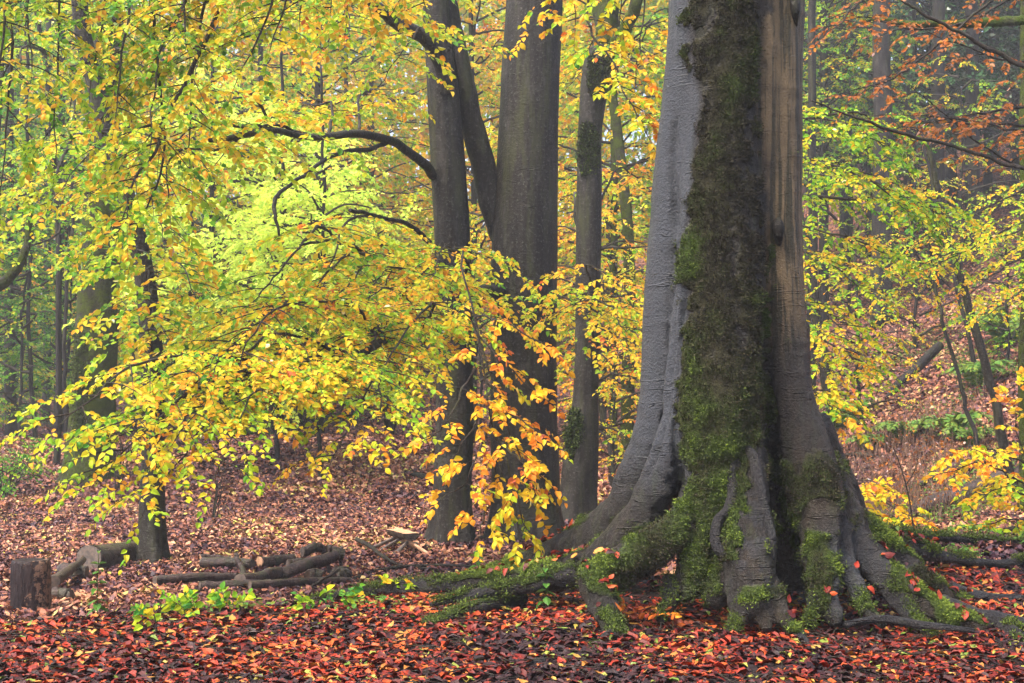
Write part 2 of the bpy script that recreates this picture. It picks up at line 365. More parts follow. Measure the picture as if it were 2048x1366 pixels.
# ------------------------------------------------------------------ ground
def build_ground():
    n = 520
    u = np.linspace(-1, 1, n); xs = 5*u+150*u**7; v = np.linspace(0, 1, n+180); ys = -20+27*v[:, None][:, 0]*0+0
    ys = -30+38*np.minimum(v/.25, 1)+(18*np.clip((v-.25)/.5, 0, 1))+(200*np.clip((v-.75)/.25, 0, 1)**1.6)
    ys = np.unique(np.concatenate([np.linspace(-30, 4.5, 25), np.linspace(4.5, 13, 300), np.linspace(13.06, 34, 240), np.linspace(34.3, 90, 110), np.linspace(92, 260, 30)]))
    xs = np.unique(np.concatenate([np.linspace(-160, -24, 30), np.linspace(-23, -4.7, 90), np.linspace(-4.6, 5.2, 330), np.linspace(5.3, 24, 90), np.linspace(25, 160, 30)]))
    X, Y = np.meshgrid(xs, ys); Z = ground_z(X, Y)
    a = Acc(); nx = len(xs); i = np.arange(len(ys)-1)[:, None]*nx; j = np.arange(nx-1)[None]
    q = np.stack([i+j, i+j+1, i+nx+j+1, i+nx+j], -1).reshape(-1)
    a.add(np.stack([X, Y, Z], -1), q, np.full((len(ys)-1)*(nx-1), 4))
    tag(a.build('ground', M['ground']), kind='structure')
build_ground()

def litter(name, label, N, d0, d1, lod_pool, size, mat, tonef, power=1.0, lift=.012, tilt=.35, margin=1.25, keepf=None, xlim=None):
    rs = np.random.default_rng(hash(name) % 1000 if False else len(name)*7+N % 97)
    u = rs.random(N); y = (d0**(-power)*(1-u)+d1**(-power)*u)**(-1/power) if power else d0+(d1-d0)*u
    x = rs.uniform(-1, 1, N)*(CX*margin)*y/F*1.0
    if keepf is not None:
        k = keepf(x, y, rs); x, y = x[k], y[k]; N = len(x)
    e = .02; z = ground_z(x, y); gx = (ground_z(x+e, y)-z)/e; gy = (ground_z(x, y+e)-z)/e
    nrm = nz(np.stack([-gx, -gy, np.ones(N)], -1)+rs.normal(0, tilt, (N, 3)))
    az = rs.uniform(0, 2*np.pi, N); d = np.stack([np.cos(az), np.sin(az), 0*az], -1); d = nz(d-nrm*(d*nrm).sum(-1, keepdims=True))
    f = Fol(); f.leaves(np.stack([x, y, z+rs.uniform(0, 1, N)**1.5*lift*2.2+.002], -1)-d*size*.5, d, nrm, size*(.4+.85*rs.random(N)**.8), tonef(x, y, rs))
    a = Acc(); f.emit(a, 'hi', rs, 0, twigs=False, pool=lod_pool)
    tag(a.build(name, mat), kind='stuff'); return a
def tone_near(x, y, rs):
    n = vn(x, y, .5)+.6*vn(x, y, .17); base = .33+.5*n+rs.normal(0, .23, len(x))-.12*sst(7.2, 5.8, y)
    base = np.where(rs.random(len(x)) < .06, rs.uniform(.8, 1, len(x)), np.minimum(base, .8))
    base += .08*sst(5.9, 8, y)
    return np.clip(base, 0, 1)
litter('leaf_litter', '', 84000, 5.2, 12.2, CURL, .062, M['litter'], tone_near, power=1.2, tilt=.15, lift=.007, keepf=lambda x, y, rs: rs.random(len(x)) < np.clip(.72+1.1*vn(x, y, .7)+1.0*vn(x, y, .2), .22, 1))
def tone_mid(x, y, rs): return np.clip(.47+.45*vn(x, y, 1.4)+.3*vn(x, y, .4)+rs.normal(0, .22, len(x))-.35*sst(31, 37, y)*(x < 5)-.10*sst(17, 11, y), 0, 1)
litter('clearing_leaf_litter', '', 170000, 9.6, 24, FLATM, .064, M['litter2'], tone_mid, power=.6, tilt=.35, lift=.014, margin=1.3)
litter('hillside_leaf_litter', '', 170000, 22, 58, LEAF['lo'], .10, M['litter2'], tone_mid, power=.4, tilt=.55, lift=.03, margin=1.3)

# ------------------------------------------------------------------ hero beech
HB = P(1462, 1180, 8.75); HB[2] = float(ground_z(HB[0], HB[1]))
hero = thing('beech_tree', 'huge old beech with buttress roots and a moss band up its trunk, nearest the camera', 'tree', HB)
def px_path(pts, n=None):
    a = np.array(pts, float); m = n or max(12, len(a)*9); c = catmull(a, m)
    return np.stack([(c[:, 0]-CX)*c[:, 2]/F, c[:, 2], H-(c[:, 1]-CY)*c[:, 2]/F], -1), c[:, 3]
COLS = [
 [(1470,-420,8.75,.40),(1470,-150,8.75,.41),(1469,0,8.75,.405),(1463,300,8.75,.405),(1458,500,8.75,.41),(1455,650,8.75,.41),(1458,780,8.78,.39),(1462,900,8.85,.34),(1465,1050,8.9,.32),(1465,1200,8.9,.32)],
 [(1410,-300,8.6,.16),(1402,0,8.6,.19),(1388,200,8.6,.19),(1368,400,8.6,.19),(1352,600,8.6,.20),(1340,750,8.6,.185),(1328,850,8.6,.18),(1300,935,8.7,.18),(1255,1030,8.9,.18),(1192,1085,9.1,.175),(1120,1113,9.3,.13),(1040,1137,9.6,.09),(965,1155,9.8,.05),(900,1168,10.0,.03)],
 [(1425,50,8.44,.09),(1405,250,8.42,.10),(1392,420,8.38,.11),(1378,600,8.34,.11),(1366,750,8.3,.11),(1354,850,8.27,.105),(1330,930,8.28,.105),(1295,1010,8.3,.115),(1250,1075,8.35,.12),(1200,1118,8.45,.11),(1130,1143,8.6,.08),(1040,1154,8.8,.06),(900,1166,9.0,.045)],
 [(1395,900,8.28,.055),(1386,960,8.22,.065),(1372,1020,8.12,.075),(1340,1068,8.02,.095),(1290,1103,7.94,.105),(1236,1133,7.87,.11),(1192,1170,7.78,.095),(1212,1220,7.62,.08),(1232,1268,7.47,.06),(1242,1298,7.38,.025)],
 [(1455,-350,8.5,.20),(1450,0,8.48,.22),(1443,250,8.46,.22),(1446,500,8.40,.24),(1444,700,8.34,.25),(1442,820,8.28,.245),(1432,920,8.22,.20),(1420,1000,8.16,.15),(1405,1070,8.1,.115),(1386,1130,8.03,.10),(1374,1175,7.97,.075),(1368,1200,7.93,.03)],
 [(1470,880,8.25,.17),(1462,1000,8.2,.12),(1446,1090,8.08,.085),(1434,1150,8.0,.085),(1434,1195,7.93,.07),(1434,1215,7.9,.03)],
 [(1497,840,8.24,.12),(1496,930,8.14,.12),(1498,1020,8.04,.125),(1496,1090,7.94,.155),(1504,1150,7.86,.15),(1508,1205,7.78,.13),(1510,1240,7.72,.08)],
 [(1495,1150,7.86,.10),(1480,1205,7.76,.07),(1468,1255,7.66,.035)],
 [(1520,1150,7.86,.10),(1550,1210,7.76,.07),(1575,1245,7.68,.045),(1600,1272,7.6,.02)],
 [(1510,1170,7.84,.1),(1524,1225,7.72,.06),(1536,1262,7.64,.03)],
 [(1545,-350,8.62,.2),(1545,0,8.62,.19),(1543,300,8.6,.18),(1546,500,8.58,.175),(1556,640,8.54,.165),(1570,760,8.48,.15),(1592,850,8.42,.155),(1618,935,8.36,.16),(1640,1010,8.28,.155),(1642,1075,8.18,.12),(1640,1130,8.08,.095),(1654,1185,7.97,.075),(1667,1230,7.88,.06),(1674,1255,7.82,.03)],
 [(1625,930,8.55,.16),(1668,1020,8.5,.16),(1700,1080,8.4,.14),(1742,1125,8.32,.115),(1792,1168,8.22,.09),(1848,1208,8.1,.07),(1900,1234,8.03,.055),(1975,1258,7.95,.04)],
 [(1672,1050,8.3,.10),(1690,1125,8.18,.07),(1716,1180,8.06,.05),(1740,1220,7.97,.04),(1768,1255,7.88,.025)],
 [(1600,860,8.8,.2),(1665,980,8.95,.16),(1722,1060,9.1,.12),(1790,1090,9.3,.08),(1870,1106,9.5,.05)],
 [(1350,900,8.9,.2),(1260,1040,9.4,.14),(1150,1110,9.9,.08),(1060,1135,10.4,.04)],
 [(1550,650,8.8,.2),(1556,800,8.78,.2),(1560,950,8.75,.19),(1565,1080,8.72,.18),(1565,1180,8.7,.16)],
 [(1470,900,9.1,.25),(1480,1050,9.6,.2),(1500,1150,10.2,.1)],
 [(1715,1060,8.75,.12),(1775,1105,8.78,.09),(1830,1148,8.8,.08),(1885,1185,8.8,.06),(1940,1215,8.8,.04)],
]
def hero_trunk():
    a = Acc()
    for c in COLS:
        p, r = px_path(c); a.tube(p, r, 20)
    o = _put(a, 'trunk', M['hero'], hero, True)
    bpy.context.view_layer.update()
    md = o.modifiers.new('r', 'REMESH'); md.mode = 'VOXEL'; md.voxel_size = .0135; md.use_smooth_shade = True
    sm = o.modifiers.new('s', 'SMOOTH'); sm.iterations = 6; sm.factor = .55
    dg = bpy.context.evaluated_depsgraph_get(); me = bpy.data.meshes.new_from_object(o.evaluated_get(dg)); o.modifiers.clear()
    old = o.data; o.data = me; bpy.data.meshes.remove(old)
    n = len(me.vertices); co = np.empty(n*3, np.float32); me.vertices.foreach_get('co', co); co = co.reshape(-1, 3)
    no = np.empty(n*3, np.float32); me.vertices.foreach_get('normal', no); no = no.reshape(-1, 3)
    W = co+HB
    def fb(p, s, o_=3): return np.array([mnoise.fractal(Vector((q[0]*s[0], q[1]*s[1], q[2]*s[2])), 1.0, 2.0, o_) for q in p])
    f1 = fb(W, (3, 3, 1.2)); f2 = fb(W, (9, 9, 9)); f3 = fb(W, (7, 7, .6)); f4 = fb(W, (1.5, 1.5, 26), 2); f5 = fb(W, (26, 26, 26), 2)
    low = sst(1.5, .6, W[:, 2])
    px = CX+F*W[:, 0]/W[:, 1]; py = CY-F*(W[:, 2]-H)/W[:, 1]; front = no[:, 1] < .35
    # moss band wanders up the front of the trunk, spreads over the root flare
    ys_ = [-300, 0, 100, 200, 300, 400, 500, 600, 700, 800, 900, 960, 1010]
    l_ = [1375, 1378, 1372, 1392, 1378, 1380, 1352, 1372, 1362, 1352, 1365, 1385, 1390]; r_ = [1530, 1530, 1512, 1508, 1512, 1525, 1525, 1520, 1530, 1535, 1525, 1500, 1480]
    lx = np.interp(py, ys_, l_); rx = np.interp(py, ys_, r_); wb_ = 20*f2+14*f1+9*f5
    band = sst(-14, 14, px-lx+wb_)*sst(-14, 14, rx-px+wb_)*front*(py < 1120)
    def blob(cx, cy_, rx_, ry_): return np.clip(1.25-np.hypot((px-cx)/rx_, (py-cy_)/ry_), 0, 1)*front
    moss = band*(.80+.45*f1+.3*f3+.3*f2)
    upn = np.clip(no[:, 2], 0, 1)
    rootm = sst(900, 1080, py)*(.24+.7*upn+.6*f1+.3*f2)
    for b in ((1640, 940, 55, 110), (1620, 880, 28, 60), (1590, 1000, 50, 70), (1400, 1120, 60, 90), (1640, 1150, 45, 100), (1230, 1130, 120, 50), (1300, 1090, 90, 60), (1510, 1180, 60, 60), (1120, 1130, 60, 25), (1560, 940, 40, 50), (1660, 1000, 35, 90), (1840, 1160, 60, 50), (1385, 1000, 30, 60)):
        rootm = np.maximum(rootm, blob(*b)*.95)
    for b in ((1130, 1090, 130, 40), (1400, 960, 14, 60), (1460, 1180, 20, 40), (1340, 960, 30, 60), (1650, 1030, 45, 34), (1735, 1130, 45, 50), (1500, 1020, 45, 75), (1505, 1120, 55, 55), (1290, 960, 65, 60), (1235, 1015, 60, 35), (1535, 1230, 60, 30), (1490, 1235, 30, 30), (1200, 1065, 40, 26), (1310, 930, 40, 60), (1800, 1205, 50, 20)):
        rootm = rootm*(1-.9*np.clip(blob(*b)*1.4, 0, 1))
    moss = np.maximum(moss, rootm*sst(850, 960, py))
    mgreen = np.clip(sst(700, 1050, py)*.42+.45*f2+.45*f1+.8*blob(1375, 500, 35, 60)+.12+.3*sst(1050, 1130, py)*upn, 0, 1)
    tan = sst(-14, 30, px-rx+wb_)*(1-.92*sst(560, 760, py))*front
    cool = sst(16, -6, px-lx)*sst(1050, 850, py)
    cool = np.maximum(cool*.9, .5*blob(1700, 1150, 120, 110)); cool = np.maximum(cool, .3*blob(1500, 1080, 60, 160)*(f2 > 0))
    dark = np.maximum(sst(1530, 1560, px)*sst(640, 800, py)*sst(1010, 930, py)*.35, .55*blob(1550, 1000, 40, 150))  # shade of the recess by the right column, painted into the bark
    # ridged relief
    disp = .012*f1+.010*f3+(.004+.02*low)*f2*(.7)+.004*np.clip(f4-.25, 0, 1)*(1-band)*2+.006*f5*(moss+.2)+.012*np.clip(moss-.4, 0, .6)
    for pl, dp, wd in (([(1348,200),(1345,330),(1356,470),(1345,560),(1342,700),(1335,800),(1318,900),(1280,985)], .035, 7), ([(1375,560),(1355,740),(1347,850),(1360,960),(1358,1020)], .035, 8),
                       ([(1534,560),(1531,750),(1545,900),(1562,1050)], .05, 13), ([(1420,1040),(1424,1100),(1428,1150)], .02, 7), ([(1470,1120),(1478,1180),(1480,1240)], .015, 6), ([(1690,1060),(1712,1130),(1750,1200)], .012, 6), ([(1400,20),(1404,200),(1410,330)], .012, 8)):
        q = np.array(pl, float); gx_ = np.interp(py, q[:, 1], q[:, 0]); inside = sst(q[0, 1], q[0, 1]+60, py)*sst(q[-1, 1], q[-1, 1]-60, py)
        disp = disp-dp*np.exp(-((px-gx_-6*f2)/wd)**2)*inside*front
    co = co+no*disp[:, None]
    me.vertices.foreach_set('co', co.astype(np.float32).ravel()); me.update()
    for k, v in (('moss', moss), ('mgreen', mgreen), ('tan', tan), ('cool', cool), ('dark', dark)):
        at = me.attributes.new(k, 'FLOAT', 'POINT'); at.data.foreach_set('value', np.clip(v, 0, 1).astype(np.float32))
    if not me.materials: me.materials.append(M['hero'])
    up_ = np.clip(no[:, 2]-.5, 0, 1)*(W[:, 2] < .4)*(W[:, 1] < 9.6); rs = np.random.default_rng(31); pk = rs.choice(n, 420, p=up_/up_.sum())
    f = Fol(); nn = nz(no[pk]+rs.normal(0, .25, (420, 3))); d = nz(np.cross(nn, rs.normal(0, 1, (420, 3)))); f.leaves((co+HB)[pk]+no[pk]*.018, d, nn, rs.uniform(.04, .07, 420), np.clip(rs.normal(.5, .2, 420), 0, 1))
    f.p[0], f.d[0], f.n[0], f.s[0], f.t[0] = (q_[:190] for q_ in (f.p[0], f.d[0], f.n[0], f.s[0], f.t[0]))
    a = Acc(); f.emit(a, 'hi', rs, 0, twigs=False, pool=CURL); tag(a.build('leaves_on_roots', M['litter']), kind='stuff')
    # moss tufts over the mossy bark
    wgt = np.clip((moss+.45*f2+.2*f5-.38)*2.2, 0, 1)*(no[:, 1] < .5)*(W[:, 2] > -.05)
    rs = np.random.default_rng(3); pick = rs.choice(n, 170000, p=wgt/wgt.sum()); 
    w_ = (co+HB)[pick]+rs.normal(0, .006, (len(pick), 3)); nn = no[pick]
    d = nz(nn+rs.normal(0, .55, nn.shape)+np.array([0, 0, -.15])); s_ = nz(np.cross(d, rs.normal(0, 1, d.shape)))
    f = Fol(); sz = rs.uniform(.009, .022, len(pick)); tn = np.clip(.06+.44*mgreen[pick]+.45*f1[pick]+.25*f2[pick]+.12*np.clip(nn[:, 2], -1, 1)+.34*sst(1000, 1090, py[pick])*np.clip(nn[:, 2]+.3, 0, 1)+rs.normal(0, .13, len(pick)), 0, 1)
    f.leaves(w_, d, np.cross(s_, d), sz, tn); a = Acc(); f.emit(a, 'lo', rs, 0, twigs=False, pool=BLADE)
    m_ = _put(a, 'moss', M['tuft'], hero, False)
    return o
hero_trunk()
def root_part(pts, name='surface_root', parent=hero, mat='hero', mossy=.7, k=14, seed=1):
    p, r = px_path(pts, 40); rs = np.random.default_rng(seed+len(pts))
    a = Acc(); ph = rs.random(4)*6
    a.tube(p, r, k, squash=lambda t, an: 1+.12*np.sin(2*an+ph[0]+5*t)+.08*np.sin(3*an+ph[1]+17*t)+.10*np.sin(23*t+ph[2])*np.cos(an))
    o = _put(a, name, M[mat], parent, True); me = o.data; n = len(me.vertices)
    no = np.empty(n*3, np.float32); me.vertices.foreach_get('normal', no); no = no.reshape(-1, 3); co = np.empty(n*3, np.float32); me.vertices.foreach_get('co', co); co = co.reshape(-1, 3)
    w_ = np.array([mnoise.fractal(Vector(c)*5, 1, 2, 3) for c in co]); ms = np.clip(mossy*(.35+.6*np.clip(no[:, 2], 0, 1))+.35*w_, 0, 1)
    for kk, v in (('moss', ms), ('mgreen', np.full(n, .8)), ('cool', np.full(n, .25)), ('tan', np.zeros(n)), ('dark', np.full(n, .4))):
        at = me.attributes.new(kk, 'FLOAT', 'POINT'); at.data.foreach_set('value', v.astype(np.float32))
    if mossy > .3:
        wt = np.clip(ms-.3, 0, 1)+1e-6; L = sum(np.linalg.norm(np.diff(p, axis=0), axis=1)); N = int(11000*L*r.mean()*10)
        pk = rs.choice(n, N, p=wt/wt.sum()); loc = co[pk]+rs.normal(0, .012, (N, 3)); d = nz(no[pk]+rs.normal(0, .5, (N, 3)))
        f = Fol(); f.leaves(loc+np.array(parent.location), d, nz(np.cross(d, rs.normal(0, 1, d.shape))), rs.uniform(.01, .022, N), np.clip(rs.normal(.68, .17, N), 0, 1))
        b = Acc(); f.emit(b, 'lo', rs, 0, twigs=False, pool=BLADE); b.V = [v-np.array(parent.location, np.float32) for v in b.V]; mo = b.build('moss', M['tuft'], o, False)
    return o
for i, (pts, ms) in enumerate([
 ([(930,1168,8.95,.05),(850,1173,9.05,.05),(780,1178,9.12,.04),(710,1184,9.2,.03),(650,1196,9.25,.018),(590,1215,9.0,.01)], .55),
 ([(1045,1190,8.55,.05),(1000,1205,8.45,.05),(940,1220,8.3,.045),(890,1240,8.1,.04),(850,1258,7.95,.035),(842,1275,7.9,.015)], .75),
 ([(1232,1270,7.45,.045),(1205,1290,7.3,.04),(1185,1310,7.15,.03),(1215,1335,6.95,.012)], .4),
 ([(1105,1320,7.0,.012),(1080,1328,6.95,.03),(1040,1335,6.9,.03),(1000,1342,6.85,.015)], .0),
 ([(1740,1060,9.6,.05),(1830,1070,9.95,.035),(1930,1078,10.2,.03),(2060,1084,10.3,.03),(2160,1085,10.3,.04)], .9),
 ([(1830,1102,9.4,.05),(1900,1116,9.5,.04),(1990,1128,9.6,.035),(2070,1122,9.7,.035),(2150,1116,9.7,.03)], .35),
 ([(1900,1180,8.85,.055),(1960,1196,8.85,.05),(2040,1205,8.85,.045),(2120,1215,8.85,.035)], .3),
 ([(1880,1205,8.3,.06),(1950,1232,8.12,.055),(2030,1250,8.02,.05),(2110,1262,8,.04)], .25),
 ([(2010,1255,8.0,.05),(2030,1270,7.85,.05),(2045,1300,7.6,.05),(2070,1330,7.3,.03)], .35),
 ([(1478,1225,7.74,.045),(1466,1258,7.62,.035),(1452,1284,7.5,.015)], .4),
 ([(1588,1258,7.68,.035),(1608,1283,7.56,.025),(1630,1300,7.46,.01)], .2),
 ([(1750,1140,8.3,.07),(1800,1200,8.12,.055),(1832,1245,7.96,.04),(1875,1276,7.8,.015)], .6),
 ([(1180,1140,8.5,.07),(1090,1166,8.45,.055),(1000,1180,8.42,.045),(930,1192,8.4,.03),(860,1210,8.35,.012)], .75),
 ([(1352,1165,8.02,.07),(1338,1205,7.92,.05),(1318,1240,7.8,.02)], .75),
 ([(1640,1150,8.05,.05),(1628,1205,7.93,.04),(1618,1250,7.8,.02)], .6),
 ([(1690,1250,7.8,.02),(1760,1238,7.85,.02),(1850,1250,7.75,.02),(1950,1262,7.65,.015)], .0),
]): root_part(pts, mossy=ms, seed=i)
# callus strands round the old scar and burls on the bark
for pts in ([(1486,893,8.12,.02),(1472,925,8.06,.032),(1465,950,8.03,.034),(1467,985,8.0,.034),(1456,1022,7.97,.034),(1436,1042,7.96,.034),(1431,1080,7.93,.034),(1443,1104,7.88,.03),(1470,1118,7.82,.018)],
            [(1488,893,8.10,.02),(1505,912,8.03,.03),(1515,955,7.98,.03),(1525,1005,7.94,.028),(1536,1050,7.89,.026),(1544,1085,7.84,.024),(1546,1120,7.82,.01)]):
    root_part(pts, 'callus_ridge', mossy=.25, seed=9)
bn = []
for px_, py_, d_, r_ in ((1556, 458, 8.375, .035), (1590, 12, 8.44, .03)):
    p, r = px_path([(px_, py_-22, d_+.05, r_*.3), (px_, py_-8, d_+.01, r_), (px_+1, py_+10, d_, r_*.9), (px_+2, py_+40, d_+.05, r_*.3)], 10)
    a = Acc(); a.tube(p, r, 12); o = _put(a, 'burl', M['bark'], hero, True)

# ------------------------------------------------------------------ mid-ground trees
def flare_trunk(pts, mat, parent, k=40, ridges=7, flare=.25, seed=0, name='trunk', rough=.03, n=None):
    """trunk from pixel control points (px, py, d, r) running from the foot upward, with fluted root flare at the foot"""
    p, r = px_path(pts, n or 120); rs = np.random.default_rng(seed); ph = rs.random(9)*6.28; m = len(p)
    hgt = p[:, 2]-p[0, 2]
    def sq(t, an):
        h = np.interp(t, np.linspace(0, 1, m), hgt); fl = np.exp(-np.clip(h, 0, 9)/.38)
        s = 1+fl*flare*(.9+1.3*np.cos(ridges*an+ph[0]+.5*np.sin(an*2+ph[6]))*(.6+.4*np.cos(an*2+ph[1])))
        return s+rough*(np.sin(2*an+ph[2]+h*.5)+.7*np.sin(5*an+ph[3]+h*1.1)+.5*np.sin(9*an+ph[4]+1.7*h)+.35*np.sin(h*7+ph[5]+3*an))
    a = Acc(); a.tube(p, r, k, squash=sq, cap=True); return _put(a, name, M[mat], parent, True)
def limb(pts, mat, parent, name='limb', k=10, n=40, wob=.012, seed=0):
    p, r = px_path(pts, n); rs = np.random.default_rng(seed+abs(int(pts[0][0]))); q = np.cumsum(rs.normal(0, wob, (n, 3)), 0)*.5; q -= np.linspace(0, 1, n)[:, None]*q[-1]; 
    a = Acc(); a.tube(p+q, r, k, squash=lambda t, an: 1+.08*np.sin(3*an+9*t)+.07*np.sin(31*t+an)); _put(a, name, M[mat], parent, True); return p
def foot(px, py, dz=.12):
    g = G(px, py, 9.5); return g, float(g[1])

# beech with the forked stem (left of the pair)
g1, d1 = foot(902, 1085); d1 = 17.5; g1 = P(902, 1085, d1); g1[2] = ground_z(g1[0], g1[1])
T1 = thing('beech_tree', 'grey forked beech trunk with an arching limb, left of the thick plain trunk', 'tree', g1)
flare_trunk([(902,1110,d1,.30),(903,1060,d1,.25),(905,980,d1,.235),(910,850,d1,.235),(908,700,d1,.23),(905,500,d1,.225),(895,300,d1,.215),(884,150,d1,.19),(872,0,d1,.17),(865,-200,d1,.15)], 'bark', T1, seed=4, ridges=5)
limb([(893,190,17.4,.13),(875,130,17.3,.10),(850,90,17.1,.09),(800,55,16.9,.08),(745,10,16.6,.07),(700,-60,16.4,.06)], 'bark', T1)
# thick plain beech with the leaning limb
d2 = 17.9; g2 = P(1050, 1065, d2); g2[2] = ground_z(g2[0], g2[1])
T2 = thing('beech_tree', 'thick smooth dark grey beech trunk in the middle, with broken limbs on its left', 'tree', g2)
flare_trunk([(1052,1110,d2,.50),(1052,1040,d2,.44),(1052,980,d2,.425),(1048,850,d2,.42),(1047,700,d2,.415),(1048,500,d2,.42),(1056,300,d2,.385),(1064,100,d2,.37),(1069,0,d2,.36),(1075,-250,d2,.33)], 'bark', T2, k=56, seed=2, ridges=6, rough=.018)
limb([(1005,480,17.9,.13),(985,420,17.9,.155),(965,330,17.8,.15),(940,230,17.7,.15),(915,120,17.6,.14),(895,30,17.6,.13),(875,-60,17.5,.12),(840,-240,17.4,.1)], 'bark', T2, k=16, n=60)
limb([(1000,585,17.6,.10),(970,582,17.2,.085),(945,590,16.9,.075),(925,575,16.7,.06),(910,562,16.5,.05)], 'bark_dark', T2)
limb([(1000,595,17.6,.09),(960,598,17.1,.07),(935,610,16.7,.055),(900,650,15.5,.05),(860,665,14.5,.045),(800,668,13,.04),(700,720,11.2,.035)], 'bark_dark', T2)
limb([(925,560,16.6,.045),(935,535,16.4,.04),(928,515,16.2,.03),(940,500,16,.02)], 'bark_dark', T2, 'broken_limb')
limb([(912,560,16.5,.045),(915,590,16.3,.04),(912,620,16.1,.035),(925,650,15.8,.03),(950,665,15.3,.025)], 'bark_dark', T2, 'broken_limb')

# leaf mass builder
def crown(parent, specs, lod='hi', mats=('leaf', 'twig'), seed=0, name='crown', **kw):
    rs = np.random.default_rng(seed); a = Acc(); f = Fol()
    for sp in specs: sp = dict(sp); c = sp.pop('c'); branch(a, f, c, rs=rs, **{**kw, **sp})
    f.emit(a, lod, rs, 0, 1); a_ = sum(len(x) for x in f.p)
    return _put(a, name, [M[mats[0]], M[mats[1]]], parent, False)
def PP(*q): return [P(*x) for x in q]
arcs = []
limb([(868,350,17.4,.06),(855,330,17.2,.06),(820,305,16.8,.055),(780,280,16.3,.05),(720,266,15.6,.045),(660,268,15,.04),(600,268,14.4,.035),(545,258,13.8,.03),(480,270,13,.03),(420,280,12.2,.02)], 'bark', T1)
limb([(780,282,16.3,.026),(740,300,15.8,.025),(690,305,15.2,.023),(640,335,14.6,.02),(590,370,14,.018),(555,410,13.5,.02),(558,470,13.3,.012)], 'bark', T1)
limb([(868,490,17.4,.032),(840,465,17,.03),(800,440,16.5,.026),(745,428,15.8,.022),(700,420,15.2,.02)], 'bark', T1)
limb([(890,528,17.3,.035),(840,528,16.6,.035),(790,520,16,.03),(740,510,15.3,.025),(680,485,14.6,.02),(600,490,13.8,.012)], 'bark', T1)
S1 = []
for a, b, tn in [((600,268,14.4),(430,330,13),.46),((545,258,13.8),(330,300,11.5),.46),((480,270,13),(340,430,10.8),.44),((545,258,13.8),(420,180,12.5),.46),
                 ((745,428,15.8),(620,640,14),.46),((680,485,14.6),(480,620,12),.46),((740,510,15.3),(560,690,11.8),.46),((840,528,16.6),(760,620,13.5),.52),((790,520,16),(640,620,12.8),.48),
                 ((800,55,16.9),(640,110,14),.48),((745,10,16.6),(560,60,12),.46),((850,90,17.1),(760,170,15),.5),((700,-60,16.4),(700,80,13),.5),((655,268,15),(600,200,17),.5),((720,266,15.6),(700,200,18),.5)]:
    S1.append(dict(c=arch(P(*a), P(*b), .12), r0=.018, side=1.0, tone=tn, leaf=.078, space=.2, spray=.34, sp=.19))
crown(T1, S1, 'mid', seed=11)
S2 = []
# the long low branch reaching left toward the camera: main stems then plates
for a, b, r0, tn, sd_ in [((700,720,11.2),(120,850,8.5),.018,.46,1.0),((760,668,12.4),(150,975,8.7),.016,.44,1.1),((700,720,11.2),(280,1040,8.6),.014,.42,.7),((720,710,11.6),(230,880,8.7),.014,.44,1.0),
                      ((760,668,12.4),(440,830,9.4),.014,.47,1.0),((800,668,13),(660,930,9.4),.014,.44,.85),((830,668,13.6),(770,850,9.8),.014,.48,.75),((700,720,11.2),(430,950,8.8),.014,.44,.6),
                      ((860,665,14.5),(600,720,11.4),.012,.5,.9),((860,665,14.5),(700,620,12.2),.012,.52,.9),((900,650,15.5),(840,740,12.8),.012,.54,.7),((800,668,13),(480,700,11),.012,.48,1.0),
                      ((700,720,11.2),(330,760,9.4),.014,.46,1.0),((720,710,11.6),(530,860,9.4),.014,.46,.7),((700,720,11.2),(350,880,8.9),.014,.45,.9)]:
    S2.append(dict(c=arch(P(*a), P(*b), .10), r0=r0, side=sd_*.85, tone=tn+.04, leaf=.056, space=.125, spray=.30, sp=.12, ts=.2, droop=.22, K=11, bare=.12))
for a, b, tn in [((925,575,16.7),(800,590,13.5),.52),((910,562,16.5),(720,650,13),.5),((940,500,16),(860,560,13.2),.52),((935,610,16.7),(860,690,13.4),.54),((1110,600,17.7),(1270,600,15),.52),((1110,640,17.7),(1260,700,15),.56),((1110,590,17.7),(1190,700,16),.56)]:
    S2.append(dict(c=arch(P(*a), P(*b), .12), r0=.018, side=1.0, tone=tn-.03, leaf=.068, space=.2, spray=.34, sp=.17))
crown(T2, S2, 'hi', seed=12)

